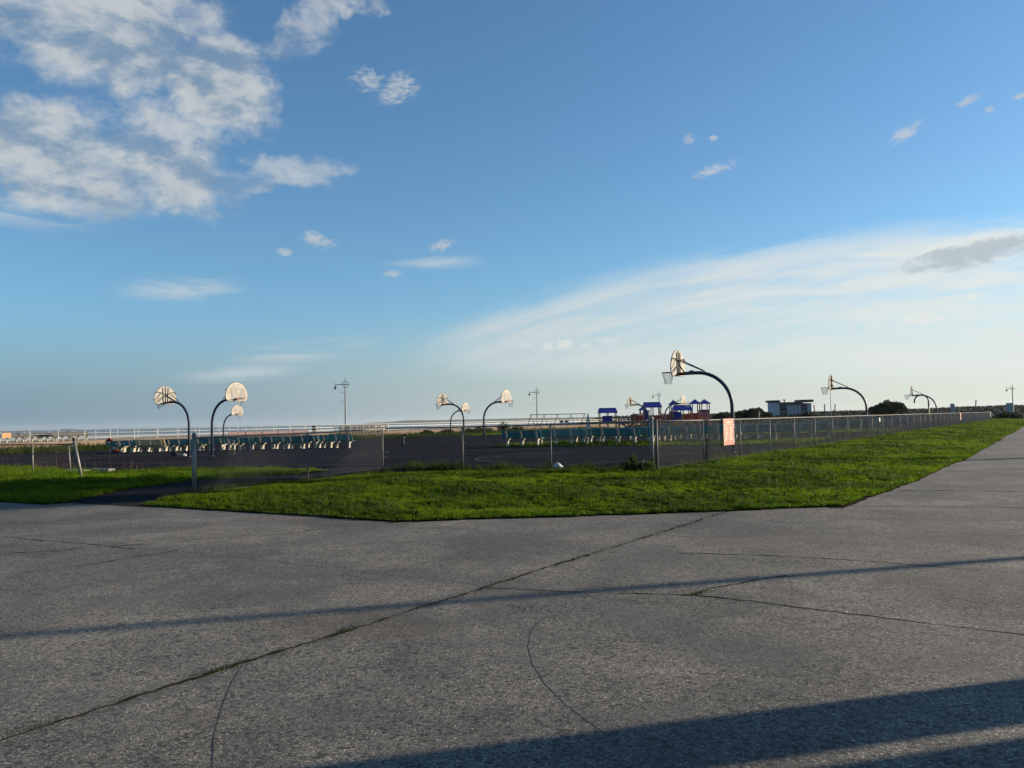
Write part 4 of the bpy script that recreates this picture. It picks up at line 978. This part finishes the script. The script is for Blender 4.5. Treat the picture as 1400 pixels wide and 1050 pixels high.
# ------------------------------------------------------------------ playground
def A_frame_swings():
    a = along(726, 138); b = along(799, 136); a.z = b.z = zc(-60); d = b - a; L = d.length
    r = thing('swing_set', a, math.atan2(d.y, d.x), 'long grey swing frame of A shaped legs before the sea', 'swing set')
    MB().tube([(-.2, 0, 2.75), (L+.2, 0, 2.75)], .055, 8).build('top_bar', M['lampdark'], r)
    for i in range(5):
        for s in (-1, 1):
            MB().tube([(L*i/4, 0, 2.72), (L*i/4 + s*.75, s*.85, 0)], .05, 7).build('leg', M['lampdark'], r)
    for i in range(4):
        for t in (.33, .66):
            x_ = L*(i+t)/4; up = i == 2
            c = MB(); z_ = .5 if not up else 1.55
            for e in (-.22, .22): c.tube([(x_+e, 0, 2.72), (x_+e, 0, z_)], .012, 4)
            ch = c.build('chains', M['lampdark'], r); MB().box((x_, 0, z_), (.5, .2, .05 if not up else .4)).build('swing_seat', M['black'], ch)
A_frame_swings()
def gable(mb, x0, x1, y0, y1, z0, h, hip=.0):
    ym = (y0+y1)/2
    mb.add([(x0, y0, z0), (x1, y0, z0), (x1, y1, z0), (x0, y1, z0), (x0+hip, ym, z0+h), (x1-hip, ym, z0+h), (x0, y0, z0-.08), (x1, y0, z0-.08), (x1, y1, z0-.08), (x0, y1, z0-.08)],
           [(0, 1, 5, 4), (2, 3, 4, 5), (1, 2, 5), (3, 0, 4), (6, 7, 1, 0), (7, 8, 2, 1), (8, 9, 3, 2), (9, 6, 0, 3), (9, 8, 7, 6)])
    return mb
def tower(px0, px1, ytop, yeave, dist, label, posts=4, roof='gable', deck=1.2, depth=1.8, panels=(), slide=None, postmat='tanpost', extra=None):
    a = along(px0, dist); b = along(px1, dist); sc_ = FPX/dist; hor = 589 - .0195*(px0+px1)/2
    u_, v_ = uv((a.x+b.x)/2, dist); zb_ = zc(v_); W = b.x - a.x
    zt = EYE + (hor - ytop)/sc_ - zb_; ze = EYE + (hor - yeave)/sc_ - zb_
    r = thing('play_tower', ((a.x+b.x)/2, dist, zb_), 0, label, 'play tower', 'blue roofed play towers')
    rf = MB()
    if roof == 'gable': gable(rf, -W/2, W/2, -depth/2-.25, depth/2+.25, ze, zt-ze, .12)
    else: gable(rf, -W/2, W/2, -depth/2-.2, depth/2+.2, ze, zt-ze, W/2-.05)
    rfo = rf.build('roof', M['blue'], r)
    MB().box((0, 0, zt+.012), (max(W-.3, .15) if roof == 'gable' else .16, .1, .05)).build('ridge_cap', M['blue'], rfo)
    nx = posts//2
    for i in range(nx):
        for s in (-1, 1):
            x_ = -W/2+.2 + (W-.4)*i/(nx-1); MB().box((x_, s*depth/2*.92, (ze+.05)/2), (.13, .13, ze+.05)).build('post', M[postmat], r)
    deck += .45
    MB().box((0, 0, deck), (W-.3, depth*.86, .10)).build('platform', M['walldark'], r)
    for (x0, x1, z0, z1, mt) in panels:
        z0 += .55; z1 += .55
        MB().box(((x0+x1)/2*W, -depth/2*.92-.09, (z0+z1)/2), ((x1-x0)*W, .05, z1-z0)).build('panel', M[mt], r)
        MB().box(((x0+x1)/2*W, depth/2*.92+.09, (z0+z1)/2), ((x1-x0)*W, .05, z1-z0)).build('panel', M[mt], r)
    if slide:
        x0, x1, zz, mt = slide; s_ = MB(); n = 12; pr = []
        for i in range(n+1):
            t = i/n; pr.append((x0+(x1-x0)*t, zz*(1-smooth(t))+.18))
        for (xa, za), (xb, zb2) in zip(pr, pr[1:]):
            for y0, y1, dz in ((-.32, .32, 0), (-.36, -.32, .22), (.32, .36, .22)):
                s_.add([(xa, y0-depth*.3, za), (xb, y0-depth*.3, zb2), (xb, y1-depth*.3, zb2), (xa, y1-depth*.3, za), (xa, y0-depth*.3, za+dz+.04), (xb, y0-depth*.3, zb2+dz+.04), (xb, y1-depth*.3, zb2+dz+.04), (xa, y1-depth*.3, za+dz+.04)],
                       [(0, 1, 2, 3), (4, 5, 6, 7), (0, 1, 5, 4), (3, 2, 6, 7), (0, 3, 7, 4), (1, 2, 6, 5)])
        s_.build('slide', M[mt], r)
    ld = MB()
    for s in (-1, 1): ld.tube([(W/2+.05, s*.25, 0), (W/2-.1, s*.25, deck+.9)], .03, 5)
    for i in range(5): ld.tube([(W/2+.03-.02*i, -.25, .25+.22*i), (W/2+.03-.02*i, .25, .25+.22*i)], .025, 5)
    ld.build('ladder', M[postmat], r)
    return r
tower(818, 843.5, 558, 564, 132, 'leftmost play tower, long blue roof standing alone right of swings', 6, 'gable', 1.0, 1.9, [(-.25, .2, .7, 1.75, 'blue')], (1.3, 3.6, 1.0, 'paleblue'))
tower(879.5, 904, 550, 556.5, 128, 'tall play tower with long blue roof left of the lamp post', 6, 'gable', 1.5, 2.0, [(-.45, -.2, .9, 2.4, 'blue'), (-.1, .45, 1.0, 1.6, 'red')], (-1.4, -4.4, 1.5, 'red'))
tower(874, 882.5, 556, 560, 131, 'tiny blue roofed play tower left of the tall one', 4, 'pyr', 1.2, 1.1, [(-.45, .45, .8, 1.6, 'red')])
tower(863, 872, 566.5, 568, 127, 'low red walled play fort at the left of the playground', 4, 'pyr', .9, 1.4, [(-.5, .5, .5, 1.8, 'red')], None)
tower(915.5, 927, 547, 552.5, 133, 'play tower with steep blue roof behind the right facing hoop', 4, 'pyr', 1.6, 1.4, [(-.45, .3, .8, 2.2, 'blue')])
tower(920, 945.5, 554, 560.5, 126, 'front play tower with long blue roof and blue panel beneath', 6, 'gable', 1.2, 2.0, [(-.5, -.1, .9, 2.0, 'blue'), (.1, .48, .6, 1.7, 'red')], (-1.2, -3.4, 1.2, 'blue'))
tower(944, 957.2, 546, 551.5, 130, 'left one of two adjoining peaked blue play towers', 4, 'pyr', 1.3, 1.6, [(-.45, .35, .6, 1.8, 'red')])
tower(956.8, 970.5, 546, 551.5, 130.6, 'right one of two adjoining peaked blue play towers', 4, 'pyr', 1.5, 1.6, [(-.5, .3, 1.2, 2.3, 'purple'), (-.3, .5, .5, 1.1, 'red')])
def bridge(px0, px1, dist, zd, mt, label):
    a = along(px0, dist); b = along(px1, dist); W = b.x-a.x; zb_ = zc(uv((a.x+b.x)/2, dist)[1])
    r = thing('play_bridge', ((a.x+b.x)/2, dist, zb_), 0, label, 'play bridge', 'bridges between the play towers')
    MB().box((0, 0, zd), (W, 1.1, .09)).build('deck', M['walldark'], r)
    for s_ in (-1, 1):
        MB().tube([(-W/2, s_*.55, zd+1.05), (W/2, s_*.55, zd+1.05)], .045, 6).build('handrail', M['tanpost'], r)
        n = max(3, int(W/.28))
        for i in range(n): MB().box((-W/2+.1+(W-.2)*i/(n-1), s_*.55, zd+.52), (.09, .05, 1.0)).build('baluster', M[mt], r)
        for x_ in (-W/2+.06, W/2-.06): MB().box((x_, s_*.62, (zd+1.2)/2), (.13, .13, zd+1.2)).build('post', M['tanpost'], r)
bridge(866, 880, 126.5, 1.35, 'red', 'red railed play bridge left of the tall blue roofed tower')
bridge(904.5, 919, 127.5, 1.25, 'red', 'red railed play bridge between lamp post and front play tower')
bridge(931, 946, 124.5, 1.0, 'red', 'low red railed play bridge before the two peaked towers')
bridge(956, 969, 127.5, 1.3, 'tanpost', 'tan railed play bridge under the right peaked tower')
bridge(846, 860, 131, .9, 'blue', 'low blue railed play bridge right of the leftmost tower')
# white sail shaped shelter top beyond the swings
q = along(804, 150, 0); r = thing('beach_sail', (q.x, q.y, zc(-60)), 0, 'small white pointed sail standing right of the swing frame', 'sail')
MB().add([(-.45, 0, .4), (.45, .1, .4), (.12, .05, 2.9), (-.05, .05, 2.9), (-.45, .04, .4), (.45, .14, .4), (.12, .09, 2.9), (-.05, .09, 2.9)], [(0, 1, 2, 3), (7, 6, 5, 4), (0, 1, 5, 4), (1, 2, 6, 5), (2, 3, 7, 6), (3, 0, 4, 7)]).build('cloth', M['white'], r)
MB().tube([(.02, .07, 0), (.02, .07, 3.0)], .04, 7).build('mast', M['lampgrey'], r)

# ------------------------------------------------------------------ dunes, far building and bushes
def dune_top(x): return 1.0 + 1.7*float(fbm(np.array(x*.022 + 4), np.array(1.5), 3)) + .9*smooth((x-85)/60)
dm = MB(); NX, NY = 90, 10; vs = []
for i in range(NX):
    x_ = 14 + i*(330-14)/(NX-1); ed = smooth((x_-14)/14)
    for j in range(NY):
        t = j/(NY-1); y_ = 176 + 75*t + 8*math.sin(x_*.05); pr = math.sin(math.pi*min(t*.62+.02, 1))
        vs.append((x_, y_, -.5 + (dune_top(x_) + .9)*pr*ed + .5*(float(fbm(np.array(x_*.15), np.array(y_*.15), 3))-.47)))
dm.add(vs, [(i*NY+j, (i+1)*NY+j, (i+1)*NY+j+1, i*NY+j+1) for i in range(NX-1) for j in range(NY-1)])
tag(dm.build('dunes', M['scrub'], None, True), kind='structure')
Gd = np.array(vs).reshape(NX, NY, 3)
tag(blades('dune_scrub', Gd, 90000, M['scrub'], (.06, .30), .06, lean=1.0, clump=2.2, hmax=1.8), 'dark scrub and beach grass covering the dunes', 'scrub', kind='stuff')
def big_bush(px0, px1, ytop, dist, n, label, seed, zb_=1.0, mat='bush', lumps=7):
    rr = random.Random(seed); a = along(px0, dist); b = along(px1, dist); W = b.x-a.x; H = EYE + (589-.0195*(px0+px1)/2 - ytop)*dist/FPX - zb_
    cs = [((0, 0, H*.35), (W*.46, 2.2, H*.36), .35)]
    for i in range(lumps):
        t = (i+.5)/lumps; x_ = -W/2+W*t; hh = H*(.62+.4*math.sin(math.pi*t))*rr.uniform(.82, 1.0); cs.append(((x_*.9, rr.uniform(-1, 1), hh*.72), (W/lumps*rr.uniform(.6, .95), 1.2, hh*.28), .65/lumps))
    return bush('dune_bush', ((a.x+b.x)/2, dist, zb_), cs, n, .22, M[mat], label, 'bush', 8, seed, 'large bushes on the dunes')
big_bush(1188, 1242, 546, 172, 6500, 'large dark spreading bush on the dune right of second hoop', 61, .6, lumps=9)
big_bush(1003, 1056, 556, 176, 5200, 'rounded dark bush clump left of the white beach building', 62, .3, lumps=5)
big_bush(975, 1004, 561, 170, 2200, 'low dark bush behind the large hoop pole', 63, .2, lumps=5)
big_bush(1092, 1120, 563, 172, 1800, 'low scrub bush under the right end of beach building', 64, .6, lumps=4)
big_bush(1362, 1396, 562.5, 150, 3600, 'low dark hedge at the far right end of lawn', 65, -.05, lumps=6)
def building():
    D = 205; a = along(1054, D); b = along(1112, D); W = b.x-a.x; zb_ = .6; px = lambda p: (along(p, D).x - (a.x+b.x)/2); zz = lambda y_, p: EYE + (589-.0195*p - y_)*D/FPX - zb_
    r = thing('beach_building', ((a.x+b.x)/2, D, zb_), 0, 'low white and dark beach building on the dune horizon', 'building')
    def wall(x0, x1, z0, z1, y0, y1, m): MB().box(((px(x0)+px(x1))/2, (y0+y1)/2, (z0+z1)/2), (px(x1)-px(x0), y1-y0, z1-z0)).build('wall', M[m], r)
    h1 = zz(552, 1083)
    wall(1057, 1066, 0, zz(550, 1060), -.2, 4, 'wallwhite'); wall(1066.1, 1077, 0, h1, 0, 4, 'walldark'); wall(1077.1, 1096, 0, h1, .05, 4, 'wallwhite'); wall(1096.1, 1104, 0, zz(551, 1100), -.3, 4, 'walldark'); wall(1104.1, 1110, 0, zz(551, 1107), .02, 4, 'wallwhite')
    rf = MB().box(((px(1066)+px(1097))/2, 2, h1+.14), (px(1097)-px(1065), 5, .55)).build('roof', M['roofdark'], r)
    MB().box(((px(1055)+px(1066))/2, 1.8, zz(549.2, 1060)+.1), (px(1066.5)-px(1054.5), 4.8, .5)).build('roof', M['roofdark'], r)
    MB().box(((px(1096)+px(1111))/2, 1.8, zz(548.6, 1104)+.1), (px(1112)-px(1095), 5.0, .6)).build('roof', M['roofdark'], r)
    MB().tube([(px(1077), 2, h1), (px(1077), 2, h1+1.1)], .12, 8).build('vent_pipe', M['lampdark'], rf); MB().box((px(1076.5), 2, h1+1.0), (.5, .3, .25)).build('vent_cap', M['lampdark'], rf)
    for x0, x1 in ((1069, 1074), (1098, 1102)):
        w = MB().box(((px(x0)+px(x1))/2, -.32 if x0 > 1090 else -.02, h1*.62), (px(x1)-px(x0), .05, .8)).build('window', M['glass'], r)
        MB().box(((px(x0)+px(x1))/2, (-.32 if x0 > 1090 else -.02)-.04, h1*.62-.46), (px(x1)-px(x0)+.2, .1, .1)).build('sill', M['wallwhite'], w)
    for k in range(3): MB().box((px(1081+k*5), -.0, h1*.5), (.08, .12, h1)).build('pilaster', M['walldark'], r)
building()
q = along(1038.5, 168, .2); r = thing('street_lamp', q, 0, 'short lantern lamp with pale post before the rounded bush', 'lamp post')
MB().tube([(-.18, 0, -.1), (0, 0, 2.1)], [.13, .10], 8).build('post', M['lampgrey'], r, True); MB().tube([(0, 0, 2.1), (0, 0, 2.5)], .05, 7).build('neck', M['lampdark'], r)
MB().lathe([(.10, 2.45), (.28, 2.75), (.30, 2.95), (.05, 3.15)], 10).build('lantern', M['lampdark'], r, True)
for px, y0, y1, ln, lab in ((1114, 554.5, 564, -.28, 'dark leaning stake directly right of the beach building'), (1128, 553.5, 563, 0., 'dark upright stake left of the thin pale pole'), (1142, 553.5, 562, .15, 'dark stake between pale pole and second right hoop'), (1335, 547.5, 561, .25, 'dark tall leaning stake on the dune near right edge')):
    D = 190; q = along(px, D, .6); h = EYE + (589-.0195*px-y0)*D/FPX - .6
    r = thing('dune_stake', q, 0, lab, 'stake', 'dark stakes on the dunes'); MB().tube([(-ln, 0, -.2), (ln*.4, 0, h)], [.13, .12], 7).build('shaft', M['walldark'], r); MB().lathe([(.15, 0), (.13, .2), (.05, .24)], 8, (ln*.4, 0, h-.1)).build('cap', M['walldark'], r)
for px, y0, w_, D, lab in ((1303, 552, 4.2, 185, 'small grey utility box on the dune right of far hoop'), (1381, 551, 6, 160, 'grey utility box beside the lone right lamp post')):
    q = along(px, D, .4); h = EYE + (589-.0195*px-y0)*D/FPX - .4; W = w_*D/FPX
    r = thing('utility_box', q, .2, lab, 'utility box', 'grey utility boxes'); MB().box((0, 0, h/2-.05), (W, W*.8, h)).build('cabinet', M['cabinet'], r); MB().box((0, 0, h-.03), (W*1.12, W*.92, .08)).build('lid', M['cabinet'], r); MB().box((0, -W*.4-.012, h*.55), (W*.8, .02, h*.6)).build('door', M['cabinet'], r)

# ------------------------------------------------------------------ what throws the shadows across the plaza from the right
dS = Vector((math.sin(SUN_AZ), math.cos(SUN_AZ), 0))
lamp_post(Vector((5.19, 8.53, 0)) + dS*19, 'lamp post on the plaza off to the right, casting the thin shadow', h=11.5, rz=SUN_AZ, k=.8)
def added_shade_tree():  # unseen tree added so that its crown shades the left bank
    D = 46.; b = Vector((-14.4, 18.2, 0)) + dS*D; zc_ = D*math.tan(SUN_EL); rr = random.Random(5)
    r = thing('added_shade_tree', (b.x, b.y, 0), 0, 'tall tree added out of view right, its crown shading the left bank', 'tree')
    cs = [((0, 0, zc_), (1.6, 1.6, 1.2), .25)] + [((rr.uniform(-2.9, 2.9), rr.uniform(-2.9, 2.9), zc_ + rr.uniform(-1.3, 1.2)), (1.1, 1.1, .7), 0.75/26) for _ in range(26)]
    link('crown', mesh_np('crown', leaf_cloud(17000, cs, .17, 77), 4, M['bush']), r)
    tr = MB().tube([(0, 0, -.2), (.1, 0, zc_*.35), (-.1, .1, zc_*.7), (0, 0, zc_)], [.26, .2, .14, .05], 10)
    for c, _, _ in cs[1:]: tr.tube([(0, 0, zc_*.72), (c[0]*.5, c[1]*.5, zc_*.9), c], [.06, .04, .012], 6)
    tr.build('trunk', M['wood'], r, True)
added_shade_tree()
e_up = at(1400, 927, 0); nrm = Vector((-dS.y, dS.x, 0))        # left of the shadow direction = further from the camera
def pier(off0, off1, along_, h, label):  # unseen block added as stand-in caster of the wide plaza shadow
    c = e_up + dS*along_ + nrm*((off0+off1)/2); w = abs(off1-off0)
    r = thing('stand_in_pier', (c.x, c.y, 0), math.atan2(dS.y, dS.x), label, 'pier', 'unseen stand-in piers right of the view')
    MB().box((0, 0, .12), (w*1.0, w*.98, .24)).build('plinth', M['pierc'], r); MB().box((0, 0, h/2+.1), (w*.9, w, h)).build('shaft', M['pierc'], r)
    MB().box((0, 0, h+.16), (w*.95, w, .12)).build('cap', M['pierc'], r)
pier(0, -.56, 6.5, 2.6, 'stand-in pier out of view casting the wide shadow, farther from the camera')
pier(-.68, -1.65, 6.2, 2.7, 'wider stand-in pier out of view casting shadow, nearer the camera')

# ------------------------------------------------------------------ sea air
hz = MB().box((0, 0, 0), (13000, 13000, 34)).build('haze', None); hz.location = (0, 0, 34/2 - 3.2)
hm = bpy.data.materials.new('sea_haze'); hm.use_nodes = True; t = hm.node_tree; t.nodes.remove(t.nodes['Principled BSDF'])
pv = t.nodes.new('ShaderNodeVolumePrincipled'); pv.inputs['Color'].default_value = (.88, .93, 1, 1); pv.inputs['Density'].default_value = .00005; pv.inputs['Anisotropy'].default_value = .2
t.links.new(pv.outputs[0], t.nodes['Material Output'].inputs['Volume']); hz.data.materials.append(hm)
tag(hz, 'thin pale sea haze over the whole shore', 'haze', kind='stuff')
